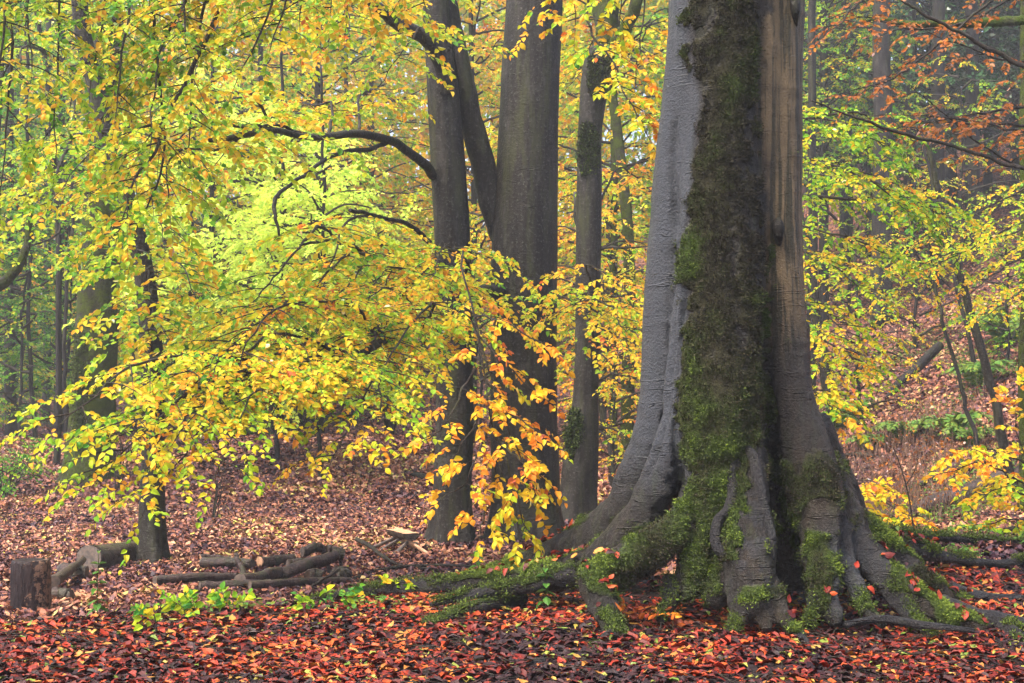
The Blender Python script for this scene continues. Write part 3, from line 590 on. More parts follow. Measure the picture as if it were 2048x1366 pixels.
# mossy forked tree right of the pair
d3 = 20.5; g3 = P(1155, 1010, d3); g3[2] = ground_z(g3[0], g3[1])
T3 = thing('beech_tree', 'mossy beech that forks high up, just right of the thick plain trunk', 'tree', g3)
flare_trunk([(1150,1060,d3,.33),(1156,990,d3,.27),(1164,900,d3,.25),(1172,800,d3,.19),(1175,700,d3,.185),(1176,550,d3,.18),(1178,400,d3,.18),(1180,260,d3,.17),(1190,170,d3,.20),(1200,120,d3,.21),(1210,90,d3,.14)], 'bark', T3, seed=8, ridges=4, flare=.15)
limb([(1195,170,d3,.15),(1208,90,d3,.16),(1214,20,d3,.15),(1222,-120,d3,.13)], 'bark_moss', T3, k=14)
limb([(1210,150,d3,.10),(1235,90,d3-.2,.11),(1260,40,d3-.3,.09),(1285,-30,d3-.4,.08)], 'bark_moss', T3, k=12)
def moss_pad(parent, c, rx, rz, N, seed, tone=.55, ry=.12):
    rs = np.random.default_rng(seed); v = nz(rs.normal(0, 1, (N, 3))); v[:, 1] = -np.abs(v[:, 1]); w_ = c+v*np.array([rx, ry, rz])*rs.uniform(.55, 1.1, (N, 1)); w_ = w_[vn(w_[:, 0]*3, w_[:, 2], .22)+rs.normal(0, .12, N) > -.12]; N = len(w_); v = v[:N]
    d = nz(v+rs.normal(0, .5, v.shape)); f = Fol(); f.leaves(w_, d, nz(np.cross(d, rs.normal(0, 1, v.shape))), rs.uniform(.02, .05, N), np.clip(rs.normal(tone, .15, N), 0, 1))
    b = Acc(); f.emit(b, 'lo', rs, 0, twigs=False); return _put(b, 'moss', M['tuft'], parent, False)
moss_pad(T3, P(1150, 870, 20.32), .15, .36, 7000, 1, .62, .07)
moss_pad(T3, P(1176, 300, 20.36), .15, .40, 5000, 2, .55, .05); moss_pad(T3, P(1200, 150, 20.35), .2, .35, 4000, 3, .5, .08)
S3 = []
for a, b, tn in [((1200,400,20.5),(1310,330,22),.5),((1200,500,20.5),(1310,500,20),.5),((1195,640,20.5),(1310,640,19),.52),((1195,760,20.5),(1300,760,20),.5),((1190,860,20.5),(1290,900,20),.5),
                 ((1210,90,20.5),(1130,180,23),.5),((1235,90,20.4),(1310,120,19),.5),((1185,640,20.3),(1150,640,18),.52)]:
    S3.append(dict(c=arch(P(*a), P(*b), .12), r0=.02, side=1.15, tone=tn, leaf=.08, space=.2, spray=.38, sp=.2))
crown(T3, S3, 'mid', seed=13)

# leaning dark tree and the big mossy beech on the left
d4 = 15.6; g4 = P(300, 1108, d4); g4[2] = ground_z(g4[0], g4[1])
T4 = thing('beech_tree', 'slim dark leaning trunk behind the low yellow branch, foot by the big lying log', 'tree', g4)
flare_trunk([(304,1135,d4,.16),(303,1060,d4,.135),(306,900,d4,.12),(305,750,d4,.12),(296,600,d4,.11),(275,480,d4,.105),(245,370,d4,.10),(215,270,d4,.095),(185,150,d4,.09),(165,60,d4,.09),(150,-100,d4,.08)], 'bark', T4, seed=5, ridges=4, flare=.35)
d5 = 25.0; g5 = P(190, 1000, d5); g5[2] = ground_z(g5[0], g5[1])
T5 = thing('beech_tree', 'big moss-covered leaning beech trunk at the left, behind the low yellow branch', 'tree', g5)
flare_trunk([(165,1060,d5,.62),(172,990,d5,.52),(182,900,d5,.42),(188,780,d5,.37),(195,650,d5,.36),(200,500,d5,.33),(206,350,d5,.30),(212,200,d5,.28),(216,50,d5,.27),(222,-200,d5,.24)], 'bark_moss', T5, seed=6, ridges=5, flare=.35)
moss_pad(T5, P(165, 800, 24.75), .16, 1.3, 9000, 7, .62, .25)
S4 = []
for a, b, tn in [((296,600,15.5),(330,640,13.5),.42),((290,560,15.5),(340,680,12.6),.45),((280,500,15.5),(400,640,12.8),.47),((245,370,15.5),(170,400,13),.42),((230,330,15.5),(330,500,12.5),.46),
                 ((300,640,15.5),(360,780,13),.45),((300,700,15.5),(380,720,13.2),.42),((215,270,15.5),(90,420,12.5),.42)]:
    S4.append(dict(c=arch(P(*a), P(*b), .12), r0=.014, side=.95, tone=tn, leaf=.08, space=.2, spray=.34, sp=.19))
crown(T4, S4, 'mid', seed=14)
S5 = []
for a, b, tn in [((205,300,25),(60,420,20),.38),((205,360,25),(-10,520,20),.35),((210,250,25),(330,340,20),.42),((212,150,25),(40,200,20),.4),((212,160,25),(380,230,20),.45),((216,50,25),(100,60,20),.4),((216,60,25),(330,90,20),.42),
                 ((200,500,25),(340,500,21),.38)]:
    S5.append(dict(c=arch(P(*a), P(*b), .1), r0=.04, side=1.7, tone=tn, leaf=.09, space=.26, spray=.5, sp=.28))
crown(T5, S5, 'mid', seed=15)

# branches of trees whose stems stand outside the frame
def overhang(label, specs, origin, group=None, lod='hi', mats=('leaf', 'twig'), seed=0, **kw):
    t = thing('beech_branch', label, 'branch', origin, group); 
    sp = [dict(c=[P(*q) for q in s[0]] if len(s[0]) > 2 else arch(P(*s[0][0]), P(*s[0][1]), s[2] if len(s) > 2 else .08), tone=s[1]) for s in specs]
    crown(t, sp, lod, mats, seed, 'foliage', **kw); return t
overhang('leafy yellow-green branches hanging into the top left corner', [
  (((60,-330,11),(-20,300,9.4)),.40),(((150,-330,12),(60,170,10)),.46),(((250,-330,12),(180,180,10.5)),.44),(((150,-330,12),(110,330,10.4)),.42),(((60,-330,11),(-90,60,9)),.46),(((300,-330,12),(300,60,10.5)),.46),(((60,-330,11),(0,420,10.5)),.36)], P(150,-330,12),
  side=.95, space=.16, spray=.32, sp=.15, leaf=.062, seed=21, r0=.02, K=12)
overhang('long drooping yellow-green branches hanging from the top, left of the arching limb', [
  (((520,-300,11),(420,60,10.4),(330,230,10.2),(270,370,10),(245,480,9.9)),.42),(((480,-300,11),(380,140,10)),.46),(((560,-300,11),(470,170,10.2)),.44),(((620,-300,11.5),(540,100,10.4)),.46),
  (((420,-300,11),(300,300,9.8)),.42),(((640,-300,11.5),(600,60,10.6)),.46),(((420,-300,11),(380,330,10.3)),.42),(((520,-300,11),(360,30,9.8)),.46),(((330,-300,11),(230,240,10)),.44),(((330,-300,11),(265,500,10.2)),.44)], P(520,-300,11),
  side=.9, space=.16, spray=.3, sp=.15, leaf=.060, seed=22, r0=.02, K=12)
overhang('bright yellow branches hanging at the top between the arching limb and the fork', [
  (((760,-300,12),(660,40,11)),.48),(((800,-300,12),(740,20,11.2)),.5),(((700,-300,12),(690,70,11.4)),.5),(((900,-300,12.5),(810,10,11.8)),.52),(((900,-300,12.5),(860,40,11.8)),.54)], P(760,-300,12),
  side=.75, space=.17, spray=.3, sp=.17, leaf=.062, seed=23, r0=.018)
overhang('orange-yellow branches hanging at the top between the thick plain trunk and the huge beech', [
  (((1180,-260,11.5),(1170,40,10.2),(1220,150,9.8),(1300,280,9.5)),.56),(((1180,-260,11.5),(1150,60,10.4)),.52),(((1220,-260,11.5),(1240,60,10)),.5),(((1180,-260,11.5),(1270,180,9.9)),.56),(((1180,-260,11.5),(1060,60,10.4)),.6)], P(1180,-260,11.5),
  side=.4, space=.16, spray=.22, sp=.15, leaf=.06, seed=24, r0=.012)
overhang('thin hanging orange-tinted branch in front of the two grey trunks', [
  (((925,500,9.9),(940,620,9.6),(955,720,9.4),(985,850,9.2),(1010,980,9.0)),.62),(((940,640,9.6),(1000,800,9.3),(1040,920,9),(1075,1000,9)),.66),(((955,740,9.4),(900,840,9.1),(850,880,9)),.64),
  (((985,850,9.2),(940,960,9),(880,1000,8.9)),.68),(((1000,930,9.1),(980,1020,9),(960,1075,8.9)),.58),(((935,620,9.6),(1010,650,9.3),(1100,700,9.2)),.68),(((1000,900,9.1),(1030,990,9),(1055,1060,9)),.6),
  (((945,660,9.6),(1010,720,9.4),(1080,790,9.3)),.70),(((965,760,9.4),(1030,830,9.2),(1100,880,9.1)),.66),(((975,800,9.3),(930,880,9.1),(890,930,9)),.62),(((1000,930,9.1),(1030,1030,9),(1040,1080,8.9)),.58),(((990,870,9.2),(1035,920,9),(1090,960,9)),.70)], P(925,500,9.9),
  side=.22, space=.13, spray=.16, sp=.12, leaf=.058, seed=25, r0=.008, ts=.2, K=9)
overhang('bright green-yellow leafy branches just right of the huge beech trunk', [
  (((1500,240,16),(1680,240,14.5),(1780,300,14)),.34),(((1500,300,16),(1700,340,14.5),(1830,430,14)),.36),(((1500,380,16),(1760,400,15),(1910,430,15)),.38),(((1500,560,16),(1640,620,15),(1710,680,14.5)),.44),(((1520,230,16),(1680,225,15),(1760,230,15)),.32),
  (((1500,480,16),(1640,520,15),(1740,590,14.5)),.40),(((1500,420,17),(1660,460,16),(1800,520,15.5)),.40),(((1500,320,17),(1720,370,16),(1860,390,15.5)),.36),(((1500,620,17),(1650,680,16),(1730,740,15.5)),.45)], P(1500,300,16),
  side=.95, space=.16, spray=.34, sp=.15, leaf=.06, seed=26, r0=.02, lod='mid', K=15)
overhang('yellow-green leafy plates over the slope near the right edge, before the slanting trunk', [
  (((2200,380,17),(2000,470,16),(1850,540,15.5)),.42),(((2200,420,17),(2030,520,16),(1930,600,15.5)),.45),(((2200,300,19),(2000,400,18),(1820,500,17)),.42),(((2250,480,19),(2080,560,18),(1960,640,17)),.46),(((2200,420,20),(1980,480,19),(1760,560,18)),.42)], P(2200,400,17),
  side=.85, space=.18, spray=.32, sp=.17, leaf=.056, seed=28, r0=.018, lod='mid', K=12)
overhang('orange-brown leafy branches hanging in the top right corner', [
  (((2300,100,15),(2050,120,14),(1850,60,13.5)),.6),(((2300,250,15),(2050,270,14),(1800,230,13.5)),.55),(((2250,-100,15),(1900,40,14),(1700,30,13.5)),.62),(((2300,330,15),(2050,330,14.5),(1820,170,14)),.55),(((2200,-200,14),(1850,120,13.4),(1700,190,13)),.55),(((2200,260,15),(1950,250,14.4),(1760,260,14)),.6),(((2200,200,15),(1980,220,14.4),(1830,250,14)),.62),(((2100,-200,14),(1760,-20,13.4),(1650,70,13)),.66)], P(2300,100,15),
  mats=('leaf_rust', 'twig'), side=.75, space=.22, spray=.26, sp=.19, leaf=.055, K=10, seed=27, r0=.02, lod='mid', bare=.2)
t = thing('mossy_bough', 'long horizontal moss-covered bough across the top right corner', 'branch', P(2300, 60, 16))
limb([(2300,40,16,.065),(2050,45,16,.055),(1950,52,16,.05),(1880,50,16,.045),(1800,44,16,.035),(1750,40,16,.02),(1725,46,16,.01)], 'twig_moss', t, n=50)
t = thing('bare_branch', 'long bare dark branch slanting down to the right edge below the mossy bough', 'branch', P(2200, 190, 13))
limb([(2200,190,13,.026),(2060,138,13,.024),(1960,90,13,.02),(1890,50,13,.016),(1800,0,13,.015),(1740,-50,13,.01)], 'twig', t, n=50, k=8)
t = thing('bare_branch', 'long bare dark branch slanting right across the green leaves, lower than the other', 'branch', P(2200, 345, 13.5))
limb([(2200,345,13.5,.022),(2040,335,13.5,.02),(1930,300,13.5,.017),(1820,270,13.5,.018),(1700,230,13.5,.012),(1620,200,13.5,.006)], 'twig', t, n=50, k=8)

# ------------------------------------------------------------------ woodland trees behind
def tree_crown_mesh(name, Hh, Rr, nb, seed, tone, lod='lo', leaf=.125, side=1.3, z0=1.5, mats=('leaf_far', 'twig'), sp=.3, spray=.5, space=.34, K=9, up=.1, tdroop=.25):
    rs = np.random.default_rng(seed); a = Acc(); f = Fol()
    for i in range(nb):
        z = z0+(Hh-z0)*(i+rs.random())/nb; az = i*2.4+rs.normal(0, .3); rr = Rr*rs.uniform(.55, 1.05)*(1-.45*(z/Hh)**2)
        b = np.array([math.cos(az)*rr, math.sin(az)*rr, z+rs.uniform(-.1, .16)*rr]); o_ = np.array([0, 0, z-.15*rr])
        branch(a, f, arch(o_, b, up, rs), r0=.03, side=side, space=space, spray=spray, sp=sp, leaf=leaf, tone=tone, rs=rs, k=4, K=K, tvar=.1, droop=tdroop, ts=.12)
    f.emit(a, lod, rs, 0, 1, twigs=False); print(name, 'leaves', sum(len(x) for x in f.p))
    o = a.build(name, [M[mats[0]], M[mats[1]]], None, False); me = o.data; bpy.data.objects.remove(o); return me
CM = {'yellow': tree_crown_mesh('crown', 13, 3.6, 84, 31, .49), 'green': tree_crown_mesh('crown', 13, 3.6, 84, 32, .27), 'lime': tree_crown_mesh('crown', 12, 3.4, 84, 33, .38),
      'sapling': tree_crown_mesh('crown', 4.6, 1.7, 20, 34, .40, side=.8, z0=.5, leaf=.085, sp=.2, spray=.34, space=.26),
      'orange': tree_crown_mesh('crown', 6.5, 2.2, 24, 35, .58, side=.9, z0=1.0, leaf=.085, sp=.22, spray=.36, space=.28),
      'pale': tree_crown_mesh('crown', 7.2, 2.9, 44, 37, .42, side=1.1, z0=1.8, leaf=.14, mats=('leaf_pale_glow', 'twig'), sp=.24, spray=.42, space=.26),  # crown whose leaf colour stands in for sunlight
      'dark': tree_crown_mesh('crown', 9, 2.6, 60, 36, .45, side=1.1, z0=.4, leaf=.12, mats=('leaf_dark', 'twig'), sp=.2, spray=.5, space=.26, K=11)}
def wood_tree(label, px, py, d, w, h, lean=0., mat='bark_dark', cr=None, cs=1., rot=0., group=None, bend=0., name='woodland_tree', cat='tree', cz=0., flare=.25):
    x = (px-CX)*d/F; z = float(ground_z(x, d)); t = thing(name, label, cat, (x, d, z), group)
    rs = np.random.default_rng(abs(int(px*7+d*13)) % 9999); r = w/2*d/F; m = 26; s = np.linspace(0, 1, m)
    q = np.cumsum(rs.normal(0, .02+.02*(r < .06), (m, 3)), 0)*.6; q[:, 2] = 0
    path = np.stack([x+lean*s*h+bend*np.sin(s*np.pi)*h, d+0*s, z-.25+s*(h+.25)], -1)+q
    ph = rs.random(5)*6; a = Acc()
    a.tube(path, r*(1.05-.5*s)+flare*r*np.exp(-s*h/.35), 14 if r > .08 else 8, squash=lambda tt, an: 1+.07*np.sin(3*an+ph[0]+4*tt)+.05*np.sin(5*an+ph[1]+11*tt)+.1*np.exp(-tt*h/.3)*np.cos(5*an+ph[2]))
    _put(a, 'trunk', M[mat], t, True)
    if cr:
        o = bpy.data.objects.new('crown', CM[cr]); COL.objects.link(o); o.parent = t; o.location = (lean*h*.35, 0, cz); o.scale = (cs,)*3; o.rotation_euler = (0, 0, rot)
    return t
far = 'woodland trees behind the clearing'
W = [
 # label, px, py, d, width px, height, kw
 ('yellow-leaved tree filling the space behind the arching limb', 640, 850, 33, 16, 14, dict(cr='yellow', rot=1)),
 ('bright yellow-green tree behind the bright gap left of the forked beech', 520, 860, 40, 14, 14, dict(cr='lime', rot=2, cs=1.1)),
 ('yellow tree seen between the forked beech and the thick plain trunk', 950, 850, 34, 14, 14, dict(cr='yellow', rot=3)),
 ('yellow-green tree behind the gap between the thick trunk and the huge beech', 1225, 860, 30, 16, 14, dict(cr='yellow', rot=4, mat='bark_moss')),
 ('green tree seen behind the mossy leaning beech at the left', 120, 880, 38, 20, 14, dict(cr='green', rot=5)),
 ('dark green tree at the left edge of the picture', -60, 880, 33, 22, 14, dict(cr='green', rot=6)),
 ('yellow tree standing between the mossy leaning beech and the slim dark trunk', 330, 860, 44, 14, 15, dict(cr='yellow', rot=.5, cs=1.15)),
 ('lime-green tree far behind the arching limb', 740, 850, 46, 12, 15, dict(cr='lime', rot=1.5, cs=1.2)),
 ('yellow tree far behind the thick plain trunk', 1080, 850, 46, 14, 15, dict(cr='yellow', rot=2.5, cs=1.2)),
 ('green tree just right of the huge beech, behind the bright leafy branches', 1650, 800, 38, 20, 14, dict(cr='lime', rot=3.5, cs=.85, cz=2.5)),
 ('green tree far back under the bare slanting branches on the right', 1900, 700, 50, 20, 15, dict(cr='green', rot=4.5, cs=.8, cz=3)),
 ('lime-green tree behind the left edge of the huge beech', 1370, 850, 40, 20, 15, dict(cr='lime', rot=.2, cs=1.1)),
 ('yellow tree far away above the dark evergreen', 420, 850, 52, 12, 16, dict(cr='yellow', rot=2.2, cs=1.3)),
 ('green tree far away at the left, between thin stems', 30, 870, 50, 14, 16, dict(cr='green', rot=1.2, cs=1.3)),
]
for l, px, py, d, wd, h, kw in W: wood_tree(l, px, py, d, wd, h, group=far, **kw)
# dark evergreens
for l, px, d, s in (('dark blue-green evergreen low in the shade behind the low yellow branch', 440, 34, .62), ('dark evergreen bush between the slim dark trunk and the forked beech', 600, 38, .55), ('dark evergreen at the foot of the green trees on the left edge', 20, 40, .5)):
    wood_tree(l, px, 850, d, 14, 4, cr='dark', cs=s, name='evergreen_tree', group='dark evergreens')
for l, px, d, s_, hh_, rr_ in (('tall dark evergreen behind the wide dark trunk', 1740, 44, 1.7, 15, 1), ('tall dark evergreen behind the orange leaves', 1860, 43, 1.7, 15, 2), ('tall dark evergreen under the right end of the mossy bough', 1975, 45, 1.8, 15, 3), ('tall dark evergreen cut by the right edge', 2085, 42, 1.7, 15, 4), ('tall dark evergreen close against the right side of the huge beech', 1620, 56, 2.0, 16, 5)):
    wood_tree(l, px, 800, d, 18, hh_, cr='dark', cs=s_, cz=2.2, rot=rr_, name='evergreen_tree', group='dark evergreens')
wood_tree('pale lime tree with a sunlit glow painted into its leaves, in the gap left of the forked beech', 560, 850, 26, 10, 8, cr='pale', cs=.9, rot=.4, group=far)  # these pale trees are added for the glow, sunlight put into leaf colour
wood_tree('pale lime tree with a sunlit glow painted into its leaves, behind the curtain of yellow leaves, left of the other', 430, 850, 31, 12, 9, cr='pale', cs=1.1, rot=2.4, group=far)
wood_tree('small pale lime tree with a sunlit glow painted into its leaves, right below the arching limb', 640, 850, 24, 9, 7, cr='pale', cs=.75, rot=3.4, group=far)
# dark trunks of the wood at the upper right
G2 = 'dark trunks in the wood on the right'
for l, px, d, wd, h, kw in [
 ('very wide dark trunk just right of the huge beech, behind the green leaves', 1765, 36, 42, 16, {}), ('dark trunk right beside the very wide one', 1822, 42, 26, 18, {}),
 ('dark trunk below the cluster of orange leaves', 1868, 38, 30, 16, dict(lean=.01)), ('thin dark trunk in the middle of the right-hand wood', 1905, 46, 18, 18, {}),
 ('straight dark trunk under the mossy bough', 1945, 40, 30, 16, dict(lean=-.01)), ('thin straight trunk near the right edge, far back', 1990, 50, 16, 18, {}),
 ('dark trunk close to the right edge behind thin stems', 2035, 44, 24, 18, {}), ('slender dark trunk behind the green leaves by the huge beech', 1690, 44, 22, 18, {}),
 ('narrow grey trunk touching the right side of the huge beech', 1622, 30, 20, 14, dict(mat='bark')), ('faint trunk far back between the wide trunk and its neighbour', 1795, 56, 16, 20, {}),
 ('faint trunk far back beneath the orange leaves', 1890, 58, 14, 20, {}), ('faint trunk far back at the right edge', 2065, 58, 16, 20, {}), ('pale dead trunk leaning left behind the yellow leaves on the slope', 1672, 28, 24, 4.2, dict(lean=-.16, mat='bark')),
 ('mossy green trunk cut by the right edge of the picture', 2052, 19, 34, 9, dict(mat='bark_moss', lean=.01)), ('slanting young grey trunk on the right slope, leaning left', 2040, 20, 20, 5.2, dict(lean=-.28, mat='bark')),
 ('thin slanting stem beside the slanting young trunk', 1975, 22, 9, 4, dict(lean=-.32)), ('thin dark stem leaning left on the middle of the slope', 1965, 27, 9, 5, dict(lean=-.2)),
 ('slim bent stem just right of the huge beech, in front of the slope', 1688, 23, 9, 6, dict(lean=-.12, bend=-.05))]:
    wood_tree(l, px, 800, d, wd, h, group=G2, **kw)
# thin stems on the left
G3 = 'thin stems on the left'
for l, px, d, wd, h, kw in [
 ('dark straight stem near the left edge, behind the curved mossy bough', 22, 36, 22, 14, {}), ('slim curved stem left of the mossy leaning beech', 112, 27, 13, 12, dict(lean=-.07, bend=.03)),
 ('thin dark stem close against the mossy leaning beech, on its left', 138, 30, 9, 8, dict(lean=.05)), ('thin stem midway between the left edge and the curved stem', 70, 32, 9, 12, dict(lean=-.03)),
 ('dark far stem left of the mossy leaning beech', 92, 42, 16, 14, {}), ('thin dark stem cut by the left edge', -4, 24, 12, 10, dict(lean=.02, bend=-.03)),
 ('thin dark stem right of the slim leaning trunk', 372, 30, 8, 9, dict(lean=.03)), ('faint far stem above the dark bank, left of the forked beech', 690, 44, 12, 14, {}),
 ('thin leaning stem between the mossy forked beech and the huge beech', 1232, 24, 14, 5, dict(lean=-.13, mat='bark')), ('mossy slanting trunk behind the mossy forked beech', 1250, 28, 26, 12, dict(lean=-.12, mat='bark_moss', bend=.05)),
 ('thin dark stem right of the mossy forked beech', 1205, 34, 12, 12, dict(lean=.03))]:
    wood_tree(l, px, 860, d, wd, h, group=G3, **kw)
t = thing('mossy_bough', 'curved mossy bough reaching in from the left edge', 'branch', P(-150, 620, 20))
limb([(-150,620,20,.09),(-20,575,20,.08),(30,535,20,.07),(50,490,20,.055),(58,430,20,.04),(62,390,20,.02)], 'bark_moss', t)
# saplings and understorey on slope and bank
G4 = 'young trees on the slope'
for l, px, d, c, s, rot, kw in [
 ('yellow-green young beech on the slope right of the huge trunk', 1720, 27, 'sapling', .8, 0, {}), ('young beech with yellow-green leaves in the middle of the slope', 1840, 31, 'sapling', .95, 1, {}),
 ('young beech with pale yellow leaves near the right edge of the slope', 2010, 27, 'sapling', .6, 2, {}), ('taller green-yellow young beech high on the slope', 1920, 37, 'sapling', 1.3, 3, {}),
 ('lime young beech high on the slope behind the huge trunk', 1700, 38, 'sapling', 1.6, 4, {}), ('low orange-leaved young beech far up the slope', 1800, 42, 'orange', .6, 6, {})]:
    wood_tree(l, px, 800, d, 7, 4*s, cr=c, cs=s, rot=rot, group=G4, mat='bark_dark', name='young_beech', **kw)
G5 = 'young trees round the clearing'
for l, px, d, c, s, rot in [
 ('green young beech at the back of the clearing behind the low yellow branch', 470, 37, 'sapling', 1.5, 0), ('green young beech at the back of the clearing by the forked beech', 760, 40, 'sapling', 1.3, 1.1),
 ('young beech in the shade at the left edge', 40, 32, 'sapling', 1.3, 2.1), ('young beech left of the mossy leaning beech', 130, 34, 'sapling', 1.4, 3.1), ('yellow young beech behind the gap right of the forked beech', 960, 30, 'orange', .9, 4.1),
 ('orange-yellow young beech between the mossy forked beech and the huge beech', 1230, 22, 'orange', .62, 5.1), ('yellow young beech just behind the mossy forked beech', 1190, 27, 'orange', .9, 6.1), ('yellow young beech in the middle of the back bank', 620, 46, 'orange', 1.2, .7),
 ('yellow-green young beech close behind the mossy leaning beech', 270, 36, 'sapling', 1.5, 5.3)]:
    wood_tree(l, px, 860, d, 6, 4*s, cr=c, cs=s, rot=rot, group=G5, name='young_beech')

# distant woodland mass
def far_wood(name, mat, N, x0, x1, seed, tone):
    rs = np.random.default_rng(seed); a = Acc(); f = Fol()
    y = rs.uniform(60, 84, N); x = rs.uniform(x0, x1, N); z = ground_z(x, y)+rs.beta(1.1, 1.3, N)*30
    cl = vn(x, z*1.3, 3.5)+.6*vn(x+y*.5, z, 1.3); k = rs.random(N) < np.clip(.55+1.6*cl, .12, 1); x, y, z = x[k], y[k], z[k]; N = len(x)
    d = nz(rs.normal(0, 1, (N, 3))); n = nz(np.cross(d, rs.normal(0, 1, (N, 3))))
    tn = np.clip(tone+.5*vn(x, z, 6)+rs.normal(0, .1, N), 0, .8)
    f.leaves(np.stack([x, y, z], -1), d, n, rs.uniform(.28, .55, N), tn); f.emit(a, 'lo', rs, 0, twigs=False)
    tag(a.build(name, M[mat], None, False), kind='stuff')
far_wood('distant_woodland', 'leaf_far', 300000, -50, 9, 99, .38)
far_wood('distant_dark_woodland', 'leaf_dark', 190000, 7, 50, 98, .6)

# ------------------------------------------------------------------ logs, stump, stool
def log_thing(name, label, cat, A, B, r, mat='log', cutmat='cut_dark', group=None, bend=0., k=18, seed=0, r2=None, cuts=True):
    A = np.array(A, float); B = np.array(B, float); t = thing(name, label, cat, [*((A+B)/2)[:2], min(A[2], B[2])-r], group)
    rs = np.random.default_rng(seed+int(abs(A[0])*100)); r *= 1.15; n = 22; s = np.linspace(0, 1, n)[:, None]; L = np.linalg.norm(B-A)
    path = A*(1-s)+B*s; path[:, 2] += bend*L*np.sin(s[:, 0]*np.pi); path += np.cumsum(rs.normal(0, .0035, (n, 3)), 0); ph = rs.random(4)*6; r2 = r2 or r*.85
    a = Acc(); a.tube(path, np.linspace(r, r2, n), k, cap=False, squash=lambda tt, an: 1+.05*np.sin(3*an+ph[0]+3*tt)+.04*np.sin(5*an+ph[1]+9*tt)+.03*np.sin(8*an+ph[2]+15*tt))
    _put(a, 'bark', M[mat], t, True)
    if cuts:
        T = nz(path[-1]-path[-2]); T0 = nz(path[0]-path[1])
        for c, dr, rr in ((path[-1], T, r2), (path[0], T0, r)):
            b = Acc(); b.tube(np.array([c-dr*.012, c+dr*.004, c+dr*.0045]), [rr*.985, rr*.95, rr*.05], k, squash=lambda tt, an: 1+.04*np.sin(3*an+ph[0])); _put(b, 'cut_face', M[cutmat], t, False)
    return t
def gp(px, py, up=0., dmin=9.8):
    g = G(px, py, dmin); g[2] += up; return g
# upright cut stump
s0 = gp(62, 1222, 0, 10.6); dS = float(s0[1]); r_s = .5*76*dS/F
st = thing('tree_stump', 'dark upright cut log at the lower left with pale flaked patches', 'stump', s0)
a = Acc(); hh = 102*dS/F
a.tube([s0+UP*z_ for z_ in (-.1, 0, .1, .2, .3, hh-.02, hh)], np.array([1.04, 1.03, 1.0, .99, .985, .98, .93])*r_s, 32, squash=lambda tt, an: 1+.035*np.sin(5*an)+.02*np.sin(11*an+2)+.015*np.sin(17*an+5*tt))
tt = NT('flaky_stump_bark'); v = tt.obj(); st1 = tt.noise(tt.mapping(v, (9, 9, 1.2)), 2, 4); fl = tt.noise(v, 22, 5, .7)
sx = tt.n('ShaderNodeSeparateXYZ'); tt.l(v, sx.inputs[0]); fl2 = tt.math('ADD', fl, tt.math('MULTIPLY', sx.outputs[0], .9))
c_ = tt.mix(tt.ramp(st1, [(.35, 0.0), (.65, 1.0)]), (.005, .004, .006), (.03, .019, .019)); c_ = tt.mix(tt.ramp(fl2, [(.60, 0.0), (.64, 1.0)]), c_, (.16, .09, .06)); M['stumpbark'] = tt.bsdf(c_, .5, tt.math('ADD', st1, tt.math('MULTIPLY', fl, .4)), .03, .12)
_put(a, 'bark', M['stumpbark'], st, True)
a = Acc(); a.tube([s0+UP*(hh-.005), s0+UP*(hh+.003), s0+UP*(hh+.004)], [r_s*.93, r_s*.9, .01], 32); _put(a, 'cut_face', M['stumpbark'], st, False)
LG = 'cut logs lying in the clearing'
def L2(name, label, a, b, r, ra=0, rb=0, **kw):
    A = gp(*a); B = gp(*b); A[2] += ra+r*1.3+.02; B[2] += rb+r*1.3+.02; return log_thing(name, label, 'log', A, B, r, group=LG, **kw)
A = gp(95, 1203, .07); B = gp(150, 1204, .07); log_thing('cut_log', 'short dark log lying against the upright stump, cut end to the right', 'log', A, B, .062, group=LG)
A = gp(108, 1196, .15); B = gp(165, 1150, .14); log_thing('cut_log', 'thin grey log propped slanting behind the short dark log', 'log', A, B, .045, group=LG, r2=.035)
A = gp(125, 1158, .07); B = gp(168, 1160, .07); log_thing('cut_log', 'small dark log lying behind the slanting grey one', 'log', A, B, .075, group=LG)
A = gp(178, 1142, .12); B = gp(290, 1116, .10); log_thing('fallen_log', 'big dark wet log lying at the foot of the slim leaning trunk', 'log', A, B, .135, group=LG, r2=.12)
L2('cut_log', 'dark log lying left in the row of logs, behind the crooked stick', (405,1139), (505,1146), .045)
L2('cut_log', 'reddish split log lying behind the left end of the log row', (400,1124), (462,1124), .028, cutmat='cut')
L2('cut_log', 'short brown squared log behind the middle of the log row', (520,1140), (588,1133), .05, cutmat='cut')
L2('cut_log', 'wet dark log lying left of the short stacked ones', (575,1142), (630,1137), .04)
L2('long_log', 'longest brown log resting on the stack, front of the log row', (560,1168), (668,1150), .055, 0, .14, r2=.06)
L2('long_log', 'thick dark log ending at the cut end of the longest brown log', (480,1180), (562,1166), .06, 0, .03)
L2('long_log', 'long flat dark log stretching left behind the green plants', (310,1176), (490,1168), .04)
L2('long_log', 'long thin dark log lying under the stack, nearest the camera', (500,1186), (700,1170), .035)
L2('long_log', 'dark log lying at the front left, behind the yellow leaf', (400,1187), (540,1180), .04)
L2('cut_log', 'bent grey log on top of the stack', (606,1150), (652,1146), .045, .16, .18, bend=.12)
L2('cut_log', 'short log end at the back right of the stack', (654,1146), (684,1148), .06, .12, .10)
L2('cut_log', 'short squared dark block at the right end of the stack', (664,1166), (692,1164), .06, .02, .02)
L2('cut_log', 'short dark block under the longest brown log', (620,1168), (646,1166), .05)
for l, px, py, h_ in (('dark peg standing up at the front of the stack', 658, 1152, .26), ('taller dark peg standing up at the right of the stack', 680, 1148, .28)):
    q = gp(px, py); log_thing('wooden_peg', l, 'peg', q, q+UP*h_, .016, group='pegs holding the log stack', k=10)
